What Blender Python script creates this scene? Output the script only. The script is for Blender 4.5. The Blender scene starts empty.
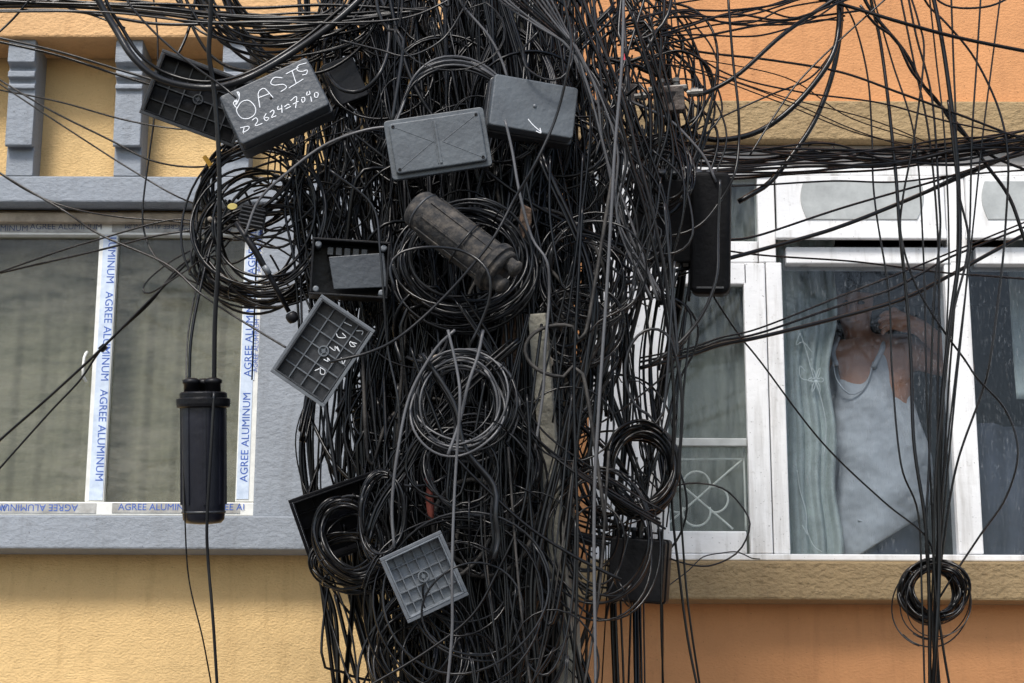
import bpy, math, random
import numpy as np
from mathutils import Vector, Matrix
R = math.radians
rnd = random.Random(11)
sc = bpy.context.scene
C = sc.collection
# ------------------------------------------------------------------ camera
FPX, PITCH = 2000.0, 14.4
CAM = Vector((0, -6.5, 1.6))
cd = bpy.data.cameras.new('camera'); cam = bpy.data.objects.new('camera', cd); C.objects.link(cam)
cd.sensor_width = 36; cd.lens = FPX * 36 / 1024; cd.clip_end = 500; cd.clip_start = .05
cam.location = CAM
cam.rotation_euler = (R(90 + PITCH), 0, 0)
cam.rotation_euler.rotate_axis('Z', R(0.2))
sc.camera = cam
RM = cam.rotation_euler.to_matrix()
CR, CU, CB = RM.col[0].copy(), RM.col[1].copy(), RM.col[2].copy()   # right, up, back (towards viewer)

def ray(px, py):
    return (RM @ Vector(((px - 512) / FPX, (341.5 - py) / FPX, -1)))
def P(px, py, Y=0.0):
    d = ray(px, py); return CAM + d * ((Y - CAM.y) / d.y)
def mpp(p):                                  # metres per pixel at a point
    return (p - CAM).dot(-CB) / FPX
def X(px, Y=0.0, py=341): return P(px, py, Y).x
def Z(py, Y=0.0, px=512): return P(px, py, Y).z

# ------------------------------------------------------------------ object helpers
def tag(o, label=None, cat=None, group=None, kind=None):
    if label: o['label'] = label
    if cat: o['category'] = cat
    if group: o['group'] = group
    if kind: o['kind'] = kind
    return o
def empty(name, loc=(0, 0, 0), M=None):
    o = bpy.data.objects.new(name, None); C.objects.link(o); o.empty_display_size = .05
    if M is not None: o.matrix_world = M
    else: o.location = loc
    return o
class MB:
    def __init__(s): s.v = []; s.f = []; s.m = []; s.s = []; s.n = 0
    def add(s, v, f, mi=0, smooth=False):
        v = [tuple(p) for p in v]
        s.v += v; s.f += [tuple(i + s.n for i in q) for q in f]
        s.m += [mi] * len(f); s.s += [smooth] * len(f); s.n += len(v); return s
    def box(s, x0, x1, y0, y1, z0, z1, mi=0):
        v = [(x, y, z) for z in (z0, z1) for y in (y0, y1) for x in (x0, x1)]
        return s.add(v, [(0, 2, 3, 1), (4, 5, 7, 6), (0, 1, 5, 4), (2, 6, 7, 3), (0, 4, 6, 2), (1, 3, 7, 5)], mi)
    def prism(s, poly, a0, a1, axis='y', mi=0, smooth=False):
        n = len(poly)
        def mk(p, a): return {'y': (p[0], a, p[1]), 'x': (a, p[0], p[1]), 'z': (p[0], p[1], a)}[axis]
        v = [mk(p, a0) for p in poly] + [mk(p, a1) for p in poly]
        s.add(v, [tuple(range(n)), tuple(range(2 * n - 1, n - 1, -1))], mi)
        base = s.n - 2 * n
        for i in range(n):
            j = (i + 1) % n
            s.f.append((base + i, base + n + i, base + n + j, base + j)); s.m.append(mi); s.s.append(smooth)
        return s
    def tube(s, pts, r, sides=6, mi=0, closed=False):
        v, f = tube_np(np.array(pts, float), r, sides)
        return s.add(v.tolist(), f, mi, True)
    def lathe(s, prof, n=24, mi=0, sharp=False):      # prof: (radius, z) along local z
        v = []; f = []
        for r, z in prof:
            for k in range(n):
                a = 2 * math.pi * k / n; v.append((r * math.cos(a), r * math.sin(a), z))
        for i in range(len(prof) - 1):
            for k in range(n):
                k2 = (k + 1) % n
                f.append((i * n + k, i * n + k2, (i + 1) * n + k2, (i + 1) * n + k))
        f.append(tuple(range(n - 1, -1, -1))); f.append(tuple((len(prof) - 1) * n + k for k in range(n)))
        return s.add(v, f, mi, not sharp)
    def xf(s, M, start=0):
        for i in range(start, len(s.v)): s.v[i] = tuple(M @ Vector(s.v[i]))
        return s
    def build(s, name, mats, parent=None, bevel=0, seg=2, fix=True):
        me = bpy.data.meshes.new(name); me.from_pydata(s.v, [], s.f)
        if not isinstance(mats, (list, tuple)): mats = [mats]
        for m in mats: me.materials.append(m)
        me.polygons.foreach_set('material_index', s.m); me.polygons.foreach_set('use_smooth', s.s)
        me.update()
        if fix:
            import bmesh
            b = bmesh.new(); b.from_mesh(me); bmesh.ops.recalc_face_normals(b, faces=b.faces); b.to_mesh(me); b.free()
        o = bpy.data.objects.new(name, me); C.objects.link(o); o.parent = parent
        if bevel:
            md = o.modifiers.new('bevel', 'BEVEL'); md.width = bevel; md.segments = seg; md.limit_method = 'ANGLE'; md.angle_limit = R(40)
        return o
REF = np.array([.13, 1., .21]); REF /= np.linalg.norm(REF)
def tube_np(p, r, sides=6, cap=True):
    n = len(p)
    t = np.gradient(p, axis=0); t /= np.linalg.norm(t, axis=1)[:, None] + 1e-9
    a = np.cross(t, REF); a /= np.linalg.norm(a, axis=1)[:, None] + 1e-9
    b = np.cross(t, a)
    ang = np.arange(sides) * 2 * np.pi / sides
    rr = np.full(n, r) if np.isscalar(r) else np.asarray(r)
    v = p[:, None, :] + rr[:, None, None] * (np.cos(ang)[None, :, None] * a[:, None, :] + np.sin(ang)[None, :, None] * b[:, None, :])
    v = v.reshape(-1, 3)
    i = np.arange(n - 1)[:, None] * sides; k = np.arange(sides)[None, :]; k2 = (k + 1) % sides
    f = np.stack([i + k, i + k2, i + sides + k2, i + sides + k], -1).reshape(-1, 4)
    f = [tuple(q) for q in f.tolist()]
    if cap: f += [tuple(range(sides - 1, -1, -1)), tuple(range((n - 1) * sides, n * sides))]
    return v, f
def smooth(pts, step=.018):
    p = np.array([tuple(q) for q in pts], float)
    if len(p) < 3:
        n = max(2, int(np.linalg.norm(p[1] - p[0]) / step)); t = np.linspace(0, 1, n)[:, None]
        return p[0] * (1 - t) + p[-1] * t
    e = np.vstack([2 * p[0] - p[1], p, 2 * p[-1] - p[-2]])
    out = []
    for i in range(1, len(e) - 2):
        p0, p1, p2, p3 = e[i - 1:i + 3]
        n = max(2, int(np.linalg.norm(p2 - p1) / step))
        t = (np.arange(n) / n)[:, None]
        out.append(.5 * ((2 * p1) + (p2 - p0) * t + (2 * p0 - 5 * p1 + 4 * p2 - p3) * t ** 2 + (3 * p1 - p0 - 3 * p2 + p3) * t ** 3))
    out.append(p[-1:])
    return np.vstack(out)

# ------------------------------------------------------------------ materials
def nt_new(name):
    m = bpy.data.materials.new(name); m.use_nodes = True
    return m, m.node_tree, m.node_tree.nodes['Principled BSDF']
def mat(name, col, rough=.6, var=.15, scale=8, bump=0, bscale=60, metal=0, spec=.5, col2=None, lo=.35, hi=.65, bdist=.01, stretch=None, bdetail=6):
    m, t, b = nt_new(name); N = t.nodes; L = t.links
    b.inputs['Roughness'].default_value = rough; b.inputs['Metallic'].default_value = metal
    b.inputs['Specular IOR Level'].default_value = spec
    tc = N.new('ShaderNodeTexCoord'); src = tc.outputs['Object']
    if stretch:
        mp = N.new('ShaderNodeMapping'); mp.inputs['Scale'].default_value = stretch; L.new(src, mp.inputs[0]); src = mp.outputs[0]
    no = N.new('ShaderNodeTexNoise'); no.inputs['Scale'].default_value = scale; no.inputs['Detail'].default_value = 8; no.inputs['Roughness'].default_value = .65
    L.new(src, no.inputs['Vector'])
    cr = N.new('ShaderNodeValToRGB'); L.new(no.outputs['Fac'], cr.inputs[0])
    c2 = col2 or tuple(c * (1 - var) for c in col)
    cr.color_ramp.elements[0].position = lo; cr.color_ramp.elements[1].position = hi
    cr.color_ramp.elements[0].color = (*c2, 1)
    cr.color_ramp.elements[1].color = (*(tuple(min(1, c * (1 + var * .5)) for c in col) if not col2 else col), 1)
    L.new(cr.outputs[0], b.inputs['Base Color'])
    if bump:
        bn = N.new('ShaderNodeTexNoise'); bn.inputs['Scale'].default_value = bscale; bn.inputs['Detail'].default_value = bdetail
        L.new(tc.outputs['Object'], bn.inputs['Vector'])
        bp = N.new('ShaderNodeBump'); bp.inputs['Strength'].default_value = bump; bp.inputs['Distance'].default_value = bdist
        L.new(bn.outputs['Fac'], bp.inputs['Height']); L.new(bp.outputs[0], b.inputs['Normal'])
    return m
def plaster(name, col, dark, bump=.6, streak=.5, bscale=55):
    """painted plaster: mottled paint, rain streaks and a rough trowelled surface"""
    m, t, b = nt_new(name); N = t.nodes; L = t.links
    b.inputs['Roughness'].default_value = .88; b.inputs['Specular IOR Level'].default_value = .25
    tc = N.new('ShaderNodeTexCoord')
    def noise(sc_, st=None, det=8, ro=.6):
        n = N.new('ShaderNodeTexNoise'); n.inputs['Scale'].default_value = sc_; n.inputs['Detail'].default_value = det; n.inputs['Roughness'].default_value = ro
        if st:
            mp = N.new('ShaderNodeMapping'); mp.inputs['Scale'].default_value = st; L.new(tc.outputs['Object'], mp.inputs[0]); L.new(mp.outputs[0], n.inputs['Vector'])
        else: L.new(tc.outputs['Object'], n.inputs['Vector'])
        return n.outputs['Fac']
    def ramp(src, lo, hi, a=0, c=1):
        r = N.new('ShaderNodeMapRange'); r.inputs[1].default_value = lo; r.inputs[2].default_value = hi; r.inputs[3].default_value = a; r.inputs[4].default_value = c
        L.new(src, r.inputs[0]); return r.outputs[0]
    def mix(f, a, c):
        x = N.new('ShaderNodeMix'); x.data_type = 'RGBA'
        L.new(f, x.inputs['Factor'])
        for v, i in ((a, 6), (c, 7)):
            if isinstance(v, tuple): x.inputs[i].default_value = (*v, 1)
            else: L.new(v, x.inputs[i])
        return x.outputs[2]
    c = mix(ramp(noise(3.5), .3, .7), tuple(k * .86 for k in col), tuple(min(1, k * 1.06) for k in col))
    c = mix(ramp(noise(4, (5, 5, .5)), .52, .75, 0, streak), c, dark)
    c = mix(ramp(noise(38, None, 4), .62, .74, 0, .35), c, dark)
    c = mix(ramp(noise(120, None, 2), .68, .74, 0, .6), c, tuple(k * .3 for k in dark))
    L.new(c, b.inputs['Base Color'])
    b1 = noise(bscale, (1, 1, 1.6), 6, .55); b2 = noise(bscale * .28, None, 3)
    ad = N.new('ShaderNodeMath'); ad.operation = 'ADD'; L.new(b1, ad.inputs[0]); L.new(b2, ad.inputs[1])
    bp = N.new('ShaderNodeBump'); bp.inputs['Strength'].default_value = bump; bp.inputs['Distance'].default_value = .012
    L.new(ad.outputs[0], bp.inputs['Height']); L.new(bp.outputs[0], b.inputs['Normal'])
    return m
def glass(name, tint, dirt_col, dirt=.25, stretch=(6, 6, 1), gloss=.12, sc_=12, lo=.5, hi=.75):
    m, t, b = nt_new(name); N = t.nodes; L = t.links
    t.nodes.remove(b); out = N['Material Output']
    tr = N.new('ShaderNodeBsdfTransparent'); tr.inputs[0].default_value = (*tint, 1)
    gl = N.new('ShaderNodeBsdfGlossy'); gl.inputs['Roughness'].default_value = .05
    df = N.new('ShaderNodeBsdfDiffuse'); df.inputs[0].default_value = (*dirt_col, 1)
    fc = N.new('ShaderNodeLayerWeight'); fc.inputs[0].default_value = .5
    pw = N.new('ShaderNodeMath'); pw.operation = 'POWER'; L.new(fc.outputs['Facing'], pw.inputs[0]); pw.inputs[1].default_value = 5
    lw = N.new('ShaderNodeMapRange'); L.new(pw.outputs[0], lw.inputs[0]); lw.inputs[3].default_value = gloss * .2; lw.inputs[4].default_value = 1
    m1 = N.new('ShaderNodeMixShader'); L.new(lw.outputs[0], m1.inputs[0]); L.new(tr.outputs[0], m1.inputs[1]); L.new(gl.outputs[0], m1.inputs[2])
    tc = N.new('ShaderNodeTexCoord'); mp = N.new('ShaderNodeMapping'); mp.inputs['Scale'].default_value = stretch
    L.new(tc.outputs['Object'], mp.inputs[0])
    n = N.new('ShaderNodeTexNoise'); n.inputs['Scale'].default_value = sc_; n.inputs['Detail'].default_value = 10; n.inputs['Roughness'].default_value = .75; L.new(mp.outputs[0], n.inputs['Vector'])
    n2 = N.new('ShaderNodeTexNoise'); n2.inputs['Scale'].default_value = 3; L.new(tc.outputs['Object'], n2.inputs['Vector'])
    r = N.new('ShaderNodeMapRange'); r.inputs[1].default_value = lo; r.inputs[2].default_value = hi; r.inputs[4].default_value = dirt; L.new(n.outputs[0], r.inputs[0])
    r2 = N.new('ShaderNodeMapRange'); r2.inputs[1].default_value = .35; r2.inputs[2].default_value = .65; r2.inputs[3].default_value = .25; L.new(n2.outputs[0], r2.inputs[0])
    mu = N.new('ShaderNodeMath'); mu.operation = 'MULTIPLY'; L.new(r.outputs[0], mu.inputs[0]); L.new(r2.outputs[0], mu.inputs[1])
    m2 = N.new('ShaderNodeMixShader'); L.new(mu.outputs[0], m2.inputs[0]); L.new(m1.outputs[0], m2.inputs[1]); L.new(df.outputs[0], m2.inputs[2])
    L.new(m2.outputs[0], out.inputs[0])
    return m
M = {}
M['yellow'] = plaster('yellow_paint', (.69, .475, .225), (.36, .22, .09), .5, .4, 95)
M['peach'] = plaster('peach_paint', (.64, .39, .19), (.36, .19, .08), .5, .3)
M['orange'] = plaster('orange_paint', (.61, .29, .125), (.38, .17, .075), .32, .45, 90)
M['tan'] = plaster('tan_paint', (.36, .255, .135), (.19, .125, .07), .9, .45, 42)
M['grey'] = plaster('grey_paint', (.285, .31, .345), (.15, .15, .15), .4, .4)
M['greyw'] = mat('pale_grey_paint', (.42, .4, .38), .8, .2, 10, .2, 60)
M['white'] = plaster('weathered_white_paint', (.82, .82, .82), (.36, .34, .31), .12, .75, 30)
M['alu'] = mat('white_aluminium', (.74, .74, .7), .4, .12, 25, .05, 60)
M['cap'] = mat('beige_strip', (.4, .33, .25), .8, .3, 20, .3, 50)
M['tape'] = mat('protective_film', (.60, .68, .8), .45, .12, 30, .3, 30, col2=(.42, .5, .62), lo=.3, hi=.6, bdist=.004)
M['tapegrey'] = mat('dirty_film', (.46, .46, .44), .6, .25, 22, .3, 40, col2=(.25, .24, .22))
M['ink'] = mat('blue_ink', (.03, .1, .42), .6, .2, 40)
M['inkd'] = mat('faded_ink', (.05, .07, .14), .7, .3, 30)
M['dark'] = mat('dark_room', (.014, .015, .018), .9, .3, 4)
M['glass_l'] = glass('film_glass', (.78, .78, .74), (.36, .35, .3), .4, (1.0, 1, 3.5), sc_=5, lo=.38, hi=.8)
M['glass_m'] = glass('rain_marked_glass', (.80, .82, .84), (.42, .44, .46), .3, (8, 8, 1.6), sc_=22, lo=.55, hi=.64)
M['glass_g'] = glass('green_glass', (.86, .88, .87), (.4, .43, .41), .3, (5, 5, .8), sc_=10, lo=.42, hi=.75)
M['sunk'] = mat('matt_black_plastic', (.006, .006, .007), .6, .3, 20, .2, 60, spec=.12)
M['frost'] = mat('frosted_glass', (.40, .415, .405), .35, .2, 14, .1, 30)
M['ccl'] = mat('grey_curtain', (.43, .43, .37), .9, .3, 8, .5, 30, stretch=(1, 1, 4), col2=(.24, .25, .22), lo=.3, hi=.7)
M['ccg'] = mat('green_curtain', (.50, .56, .53), .8, .2, 12, .2, 60)
M['emb'] = mat('white_embroidery', (.8, .85, .82), .7, .1)
M['skin'] = mat('skin', (.48, .235, .14), .55, .2, 12, .1, 80)
M['shirt'] = mat('grey_jersey', (.50, .525, .55), .85, .15, 9, .6, 9, bdist=.05, bdetail=2)
M['jeans'] = mat('dark_trousers', (.04, .05, .08), .8, .2, 20)
M['hair'] = mat('black_hair', (.01, .009, .008), .6, .3, 60, .6, 120)
M['cloth'] = mat('blue_grey_cloth', (.10, .115, .15), .9, .3, 6, .3, 12)
def rubber(name, c, r, dust=(.1, .095, .09), dl=.62, dh=.85):
    return mat(name, tuple(dust), r, 0, 14, .2, 90, spec=.34, col2=c, lo=dl, hi=dh, bdist=.002)
M['k0'] = rubber('black_rubber', (.0022, .0022, .0026), .3, (.010, .010, .011))
M['k1'] = rubber('charcoal_rubber', (.0035, .0035, .0042), .27, (.02, .02, .021))
M['k2'] = rubber('grey_rubber', (.014, .0145, .016), .28, (.045, .045, .045))
M['k3'] = rubber('pale_grey_rubber', (.10, .10, .105), .34, (.2, .195, .19))
M['k4'] = mat('sun_faded_rubber', (.06, .055, .05), .6, .3, 9, .3, 60, spec=.25, col2=(.014, .0135, .0135), lo=.4, hi=.6, stretch=(3, 3, 1))
M['lid'] = mat('grey_plastic', (.060, .069, .080), .45, .22, 9, .2, 70, col2=(.044, .050, .060), lo=.38, hi=.62)
M['lid2'] = mat('weathered_grey_plastic', (.098, .112, .125), .48, .2, 9, .2, 60, col2=(.07, .079, .09), lo=.38, hi=.62)
M['blk'] = mat('black_plastic', (.009, .009, .011), .42, .3, 20, .15, 60, spec=.25, col2=(.004, .004, .005))
M['drib'] = mat('dark_grey_plastic', (0.049, 0.052, 0.057), .4, .25, 14, .15, 60, col2=(.03, .032, .036))
M['rib'] = mat('mid_grey_plastic', (0.164, 0.180, 0.197), .4, .25, 20, .15, 60, col2=(.12, .13, .145))
M['pale'] = mat('pale_grey_plastic', (.2, .22, .245), .4, .25, 20, .15, 60, col2=(.13, .145, .16))
M['dusty'] = mat('dust_caked_plastic', (.115, .098, .08), .85, .3, 34, .9, 50, col2=(.014, .014, .015), lo=.44, hi=.74, bdist=.006)
M['navy'] = mat('navy_black_plastic', (.011, .012, .019), .34, .3, 10, .08, 60)
M['mark'] = mat('white_marker', (.8, .82, .85), .7, .1)
M['conc'] = mat('weathered_concrete', (.34, .32, .26), .9, .3, 9, .8, 45, col2=(.17, .16, .13))
M['wood'] = mat('old_wood', (.2, .125, .08), .9, .4, 10, .7, 50, stretch=(8, 8, 1), col2=(.06, .04, .03))
M['steel'] = mat('dull_steel', (.2, .19, .175), .5, .3, 30, .3, 60, metal=.6)
M['rust'] = mat('rusty_housing', (.12, .095, .08), .65, .4, 22, .5, 60, metal=.3, col2=(.035, .03, .028))
M['red'] = mat('red_sleeve', (.2, .05, .035), .6, .3, 20, .3, 50)
M['yel'] = mat('yellow_plastic', (.75, .6, .2), .5, .2, 20)
M['amber'] = mat('amber_plastic', (.5, .27, .03), .4, .2, 20)
M['pink'] = mat('pink_plastic', (.8, .08, .12), .5, .2, 20)
M['disc'] = mat('pale_disc', (.28, .24, .19), .7, .3, 20, .3, 60)
M['asphalt'] = mat('asphalt', (.05, .05, .052), .9, .3, 5, .6, 80)
M['paving'] = mat('paving', (.22, .21, .2), .85, .25, 4, .4, 40)

# ------------------------------------------------------------------ setting
g = MB().box(-150, 150, -150, 60, -.2, -.004).build('ground', M['asphalt']); tag(g, kind='structure')
g = MB().box(-60, 60, -2.6, -.3, -.003, .13).build('pavement', M['paving'], bevel=.02); tag(g, kind='structure')

XB = X(545)            # party line of the two houses
def rectbox(mb, x0, x1, y0p, y1p, Yf, Yb, mi=0, Yref=None):
    """block whose front face covers pixel box x0..x1 / y0p..y1p at plane Yf"""
    q = Yf if Yref is None else Yref
    pm = (max(0, min(683, y0p)) + max(0, min(683, y1p))) / 2
    xm = (max(0, min(1024, x0)) + max(0, min(1024, x1))) / 2
    mb.box(P(x0, pm, q).x, P(x1, pm, q).x, Yf, Yb, P(xm, y1p, q).z, P(xm, y0p, q).z, mi); return mb
# ---- yellow house
HL = -5.0; HR = 5.0; TOP = 6.4; TH = .28
house = empty('yellow_house', (HL / 2, 0, 0)); tag(house, 'yellow plastered house with grey window surround and corbels under its ledge, left of the pole', 'house')
def kid(o, par):
    o.parent = par; o.matrix_parent_inverse = Matrix.Translation(-par.location); return o
wl, wr = -4.0, X(258, 0)                    # window opening
zt, zb = Z(222, 0, 180), Z(516, 0, 180)
w = MB()
w.box(HL, XB, 0, TH, 0, zb - .05); w.box(HL, XB, 0, TH, zt + .05, TOP)
w.box(HL, wl - .05, 0, TH, zb - .05, zt + .05); w.box(wr + .05, XB, 0, TH, zb - .05, zt + .05)
kid(w.build('wall', M['yellow']), house)
LY = -.1
lz1, lz0 = Z(176, LY, 120), Z(202, LY, 120)
sz1, sz0 = Z(517, LY, 120), Z(550.5, LY, 120)
s = MB(); s.box(HL, XB, LY, -.002, lz0, lz1); s.box(X(259, LY), XB, LY, -.002, sz1, lz0)
s.box(HL, XB, LY - .035, -.002, sz0, sz1); s.box(HL, wl, LY, -.002, sz1, lz0)
kid(s.build('window_surround', M['grey'], bevel=.006), house)
s = MB(); s.box(wl, X(258, -.004), -.03, .05, Z(222, -.03, 120), Z(213, -.03, 120))
s.box(wl, X(258), -.004, .05, Z(214, -.03, 120), lz0 - .002)
kid(s.build('head_strip', M['cap'], bevel=.003), house)
# ledge
LE = -.2
s = MB(); s.box(HL, XB, LE, -.002, Z(37, LE, 100), Z(37, LE, 100) + .32)
kid(s.build('ledge', M['peach'], bevel=.008), house)
for px in (-86, 21, 128.5, 236, 343, 450):
    def cz(py, Y): return Z(py, Y, 120)
    hw = 13.5 * mpp(P(100, 100, -.14))
    xc = X(px, -.14, 100)
    zt_ = Z(37, LE, 100) + .001
    prof = [(-.001, zt_), (-.175, zt_), (-.175, cz(62, -.175)), (-.165, cz(64, -.165)), (-.145, cz(68, -.145)), (-.142, cz(70, -.142)),
            (-.16, cz(72, -.16)), (-.16, cz(77, -.16)), (-.14, cz(80, -.14)), (-.136, cz(83, -.136)), (-.15, cz(85, -.15)), (-.15, cz(88.5, -.15)),
            (-.137, cz(90, -.137)), (-.137, cz(145, -.137)), (-.13, cz(147, -.13)), (-.101, cz(147, -.101)), (-.101, cz(176, -.101)), (-.001, cz(176, -.101))]
    c = MB().prism(prof, xc - hw, xc + hw, 'x').build('corbel', M['grey'], bevel=.003); kid(c, house)
# window
win = empty('window', (X(100), 0, zb)); win.parent = house; win.location = win.location - house.location
def sub(o, par, root):
    o.parent = par; o.matrix_parent_inverse = Matrix.Translation(-(root.location + par.location)); return o
f = MB()
rectbox(f, -900, 258, 222, 235, .0, .05); rectbox(f, -900, 256, 502, 515.5, -.006, .05)
rectbox(f, 240, 259, 235.2, 501.8, .003, .05); rectbox(f, 92, 111, 235.2, 501.8, .006, .05)
rectbox(f, -170, -150, 235.2, 501.8, .006, .05)
sub(f.build('frame', M['alu'], bevel=.003), win, house)
gl = MB(); rectbox(gl, -900, 242, 232, 505, .030, .034)
sub(gl.build('glass', M['glass_l']), win, house)
h_ = MB(); h_.tube(smooth([P(87, 352, -.0), P(84, 358, -.03), P(83, 375, -.03), P(86, 381, .0)]), .005)
sub(h_.build('catch', M['alu']), win, house)
# tape with the printed words
def text_mesh(s, size=1, off=.0):
    cu = bpy.data.curves.new('t', 'FONT'); cu.body = s; cu.size = size; cu.offset = off; cu.resolution_u = 3; cu.align_x = 'LEFT'; cu.fill_mode = 'FRONT'
    o = bpy.data.objects.new('t', cu); C.objects.link(o)
    bpy.context.view_layer.update()
    me = bpy.data.meshes.new_from_object(o.evaluated_get(bpy.context.evaluated_depsgraph_get()))
    v = [tuple(q.co) for q in me.vertices]; fa = [tuple(p.vertices) for p in me.polygons]
    bpy.data.objects.remove(o); bpy.data.curves.remove(cu); bpy.data.meshes.remove(me)
    return v, fa
TV, TF = text_mesh('AGREE ALUMINUM')
tw = max(v[0] for v in TV); thh = max(v[1] for v in TV)
def put_text(mb, p0, d, u, h, Y, frac=1.0, mi=1, tv=TV, tf=TF):
    """words from p0 (x,z) along direction d, letters' up = u"""
    s = h / thh
    keep = [f for f in tf if all(0 <= tv[i][0] <= tw * frac for i in f)]
    v = [(p0[0] + s * (q[0] * d[0] + q[1] * u[0]), Y, p0[1] + s * (q[0] * d[1] + q[1] * u[1])) for q in tv]
    mb.add(v, keep, mi)
def XZ(px, py, Y): p = P(px, py, Y); return (p.x, p.z)
mp0 = mpp(P(100, 350, 0))
LEN = tw * 8.6 * mp0 / thh
# mullion film
tp = MB(); rectbox(tp, 96.5, 110, 224, 500, .0035, .0055)
x0 = P(104, 370, .003).x
z = Z(196, .003, 104); zend = Z(492, .003, 104)
while z - LEN > zend - .3:
    put_text(tp, (x0 - 2.5 * mp0, z), (0, -1), (1, 0), 7.6 * mp0, .0028, mi=1)
    z -= LEN * .97
tp2 = [i for i in range(len(tp.v))]
sub(tp.build('film', [M['tape'], M['ink']], fix=False), win, house)
tp = MB(); rectbox(tp, 241, 253, 250, 499, .0005, .0025); rectbox(tp, 254, 257, 225, 380, .0005, .0025)
z = Z(482, 0, 248)
for k in range(3):
    put_text(tp, (P(251, 380, 0).x, z), (0, 1), (-1, 0), 7.4 * mp0, -.0002)
    z += LEN * 1.02
for k in range(2):
    put_text(tp, (P(257.2, 380, 0).x, Z(372 - 100 * k, 0, 248)), (0, 1), (-1, 0), 4.5 * mp0, -.0002, mi=1)
tp.v = [(x, y if y > -.0001 else y, z) for x, y, z in tp.v]
sub(tp.build('film', [M['tape'], M['ink']], fix=False), win, house)
tp = MB(); rectbox(tp, -60, 96, 503, 513, -.0085, -.0065)
rectbox(tp, 112, 240, 503, 513, -.0085, -.0065)
put_text(tp, XZ(78, 504.5, -.009), (-1, 0), (0, -1), 6.6 * mp0, -.0092)
put_text(tp, XZ(8, 504.5, -.009), (-1, 0), (0, -1), 6.6 * mp0, -.0092)
put_text(tp, XZ(118, 510, -.009), (1, 0), (0, 1), 6.4 * mp0, -.0092)
put_text(tp, XZ(205, 510, -.009), (1, 0), (0, 1), 6.4 * mp0, -.0092, .5)
sub(tp.build('film', [M['tapegrey'], M['ink']], fix=False), win, house)
tp = MB(); rectbox(tp, -60, 96, 223, 232, -.0035, -.0015); rectbox(tp, 112, 240, 223, 232, -.0035, -.0015)
put_text(tp, XZ(30, 229.5, 0), (1, 0), (0, 1), 6 * mp0, -.0042)
put_text(tp, XZ(-44, 231, 0), (1, 0), (0, 1), 6 * mp0, -.0042)
put_text(tp, XZ(185, 224.5, 0), (-1, 0), (0, -1), 5 * mp0, -.0042)
put_text(tp, XZ(232, 228.5, 0), (-1, 0), (0, -1), 4.4 * mp0, -.0042)
sub(tp.build('film', [M['tapegrey'], M['inkd']], fix=False), win, house)
# room behind
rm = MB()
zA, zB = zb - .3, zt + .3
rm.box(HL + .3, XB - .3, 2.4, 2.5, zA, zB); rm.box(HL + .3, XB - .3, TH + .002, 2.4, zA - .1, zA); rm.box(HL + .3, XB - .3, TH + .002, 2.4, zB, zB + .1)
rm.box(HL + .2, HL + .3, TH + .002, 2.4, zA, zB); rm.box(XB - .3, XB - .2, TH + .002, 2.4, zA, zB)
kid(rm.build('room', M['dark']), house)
# curtain behind the left window (rippled sheet)
def curtain(name, x0, x1, z0, z1, Y, amp, waves, m, nx=160, nz=30, seed=1, taper=None, thick=.004):
    r_ = random.Random(seed); ph = [r_.uniform(0, 6.3) for _ in range(5)]
    v = []; fa = []
    for j in range(nz + 1):
        t = j / nz; z = z1 + (z0 - z1) * t
        for i in range(nx + 1):
            u = i / nx
            xx = x0 + (x1 - x0) * u
            if taper: xx = x0 + ((x1 + taper(t)) - x0) * u
            y = Y + amp * (math.sin(u * waves * 6.283 + ph[0] + .6 * math.sin(t * 3 + ph[1])) + .45 * math.sin(u * waves * 14.1 + ph[2] + t * 1.5) + .25 * math.sin(t * 9 + u * 7 + ph[3]))
            v.append((xx, y, z))
    for j in range(nz):
        for i in range(nx):
            a = j * (nx + 1) + i; fa.append((a, a + 1, a + nx + 2, a + nx + 1))
    mb = MB(); mb.add(v, fa, 0, True); o = mb.build(name, m, fix=False)
    md = o.modifiers.new('solid', 'SOLIDIFY'); md.thickness = thick
    return o
c = curtain('curtain', wl, X(104), zb - .1, zt + .1, .17, .008, 26, M['ccl'], nx=320)
tag(c, 'grey green net curtain behind the left pane of the taped aluminium window', 'curtain')
c = curtain('curtain', X(106), wr + .05, zb - .1, zt + .1, .155, .009, 5, M['ccl'], nx=200, seed=6)
tag(c, 'grey green net curtain behind the right pane of the taped window, behind the hanging closure', 'curtain')

# ---- orange house
oh = empty('orange_house', (3, 0, 0)); tag(oh, 'orange plastered house with tan beam, tan sill and white wooden windows, right of the pole', 'house')
BY = -.06; SY = -.115
bz1, bz0 = Z(100, BY, 850), Z(139.5, BY, 850)
oz1, oz0 = Z(561, SY, 850), Z(600, SY, 850)
HRR = 5.5
wx0, wx1 = X(588), 3.6
wtop, wbot = Z(165, 0, 850), Z(553, 0, 850)
w = MB(); w.box(XB + .002, HRR, -.02, TH, bz1 - .001, TOP); w.box(XB + .002, HRR, -.0, TH, 0, oz0 + .02)
w.box(XB + .002, wx0, 0, TH, oz0 + .02, bz1 - .001)
w.box(wx1, HRR, 0, TH, oz0 + .02, bz1 - .001)
kid(w.build('wall', M['orange']), oh)
s = MB().box(XB + .003, HRR, BY, TH, bz0, bz1 - .002); kid(s.build('beam', M['tan'], bevel=.006), oh)
s = MB().box(XB + .003, HRR, SY, TH, oz0, oz1); kid(s.build('sill', M['tan'], bevel=.008), oh)
s = MB().box(wx0, wx1, -.004, TH, Z(165, -.004, 850), bz0 - .001); kid(s.build('head_plaster', M['greyw'], bevel=.003), oh)
def window(label_=None):
    e = empty('window', (X(700), 0, wbot)); e.parent = oh; e.location = e.location - oh.location; return e
wn = window()
BK = .09
f = MB()
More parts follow.
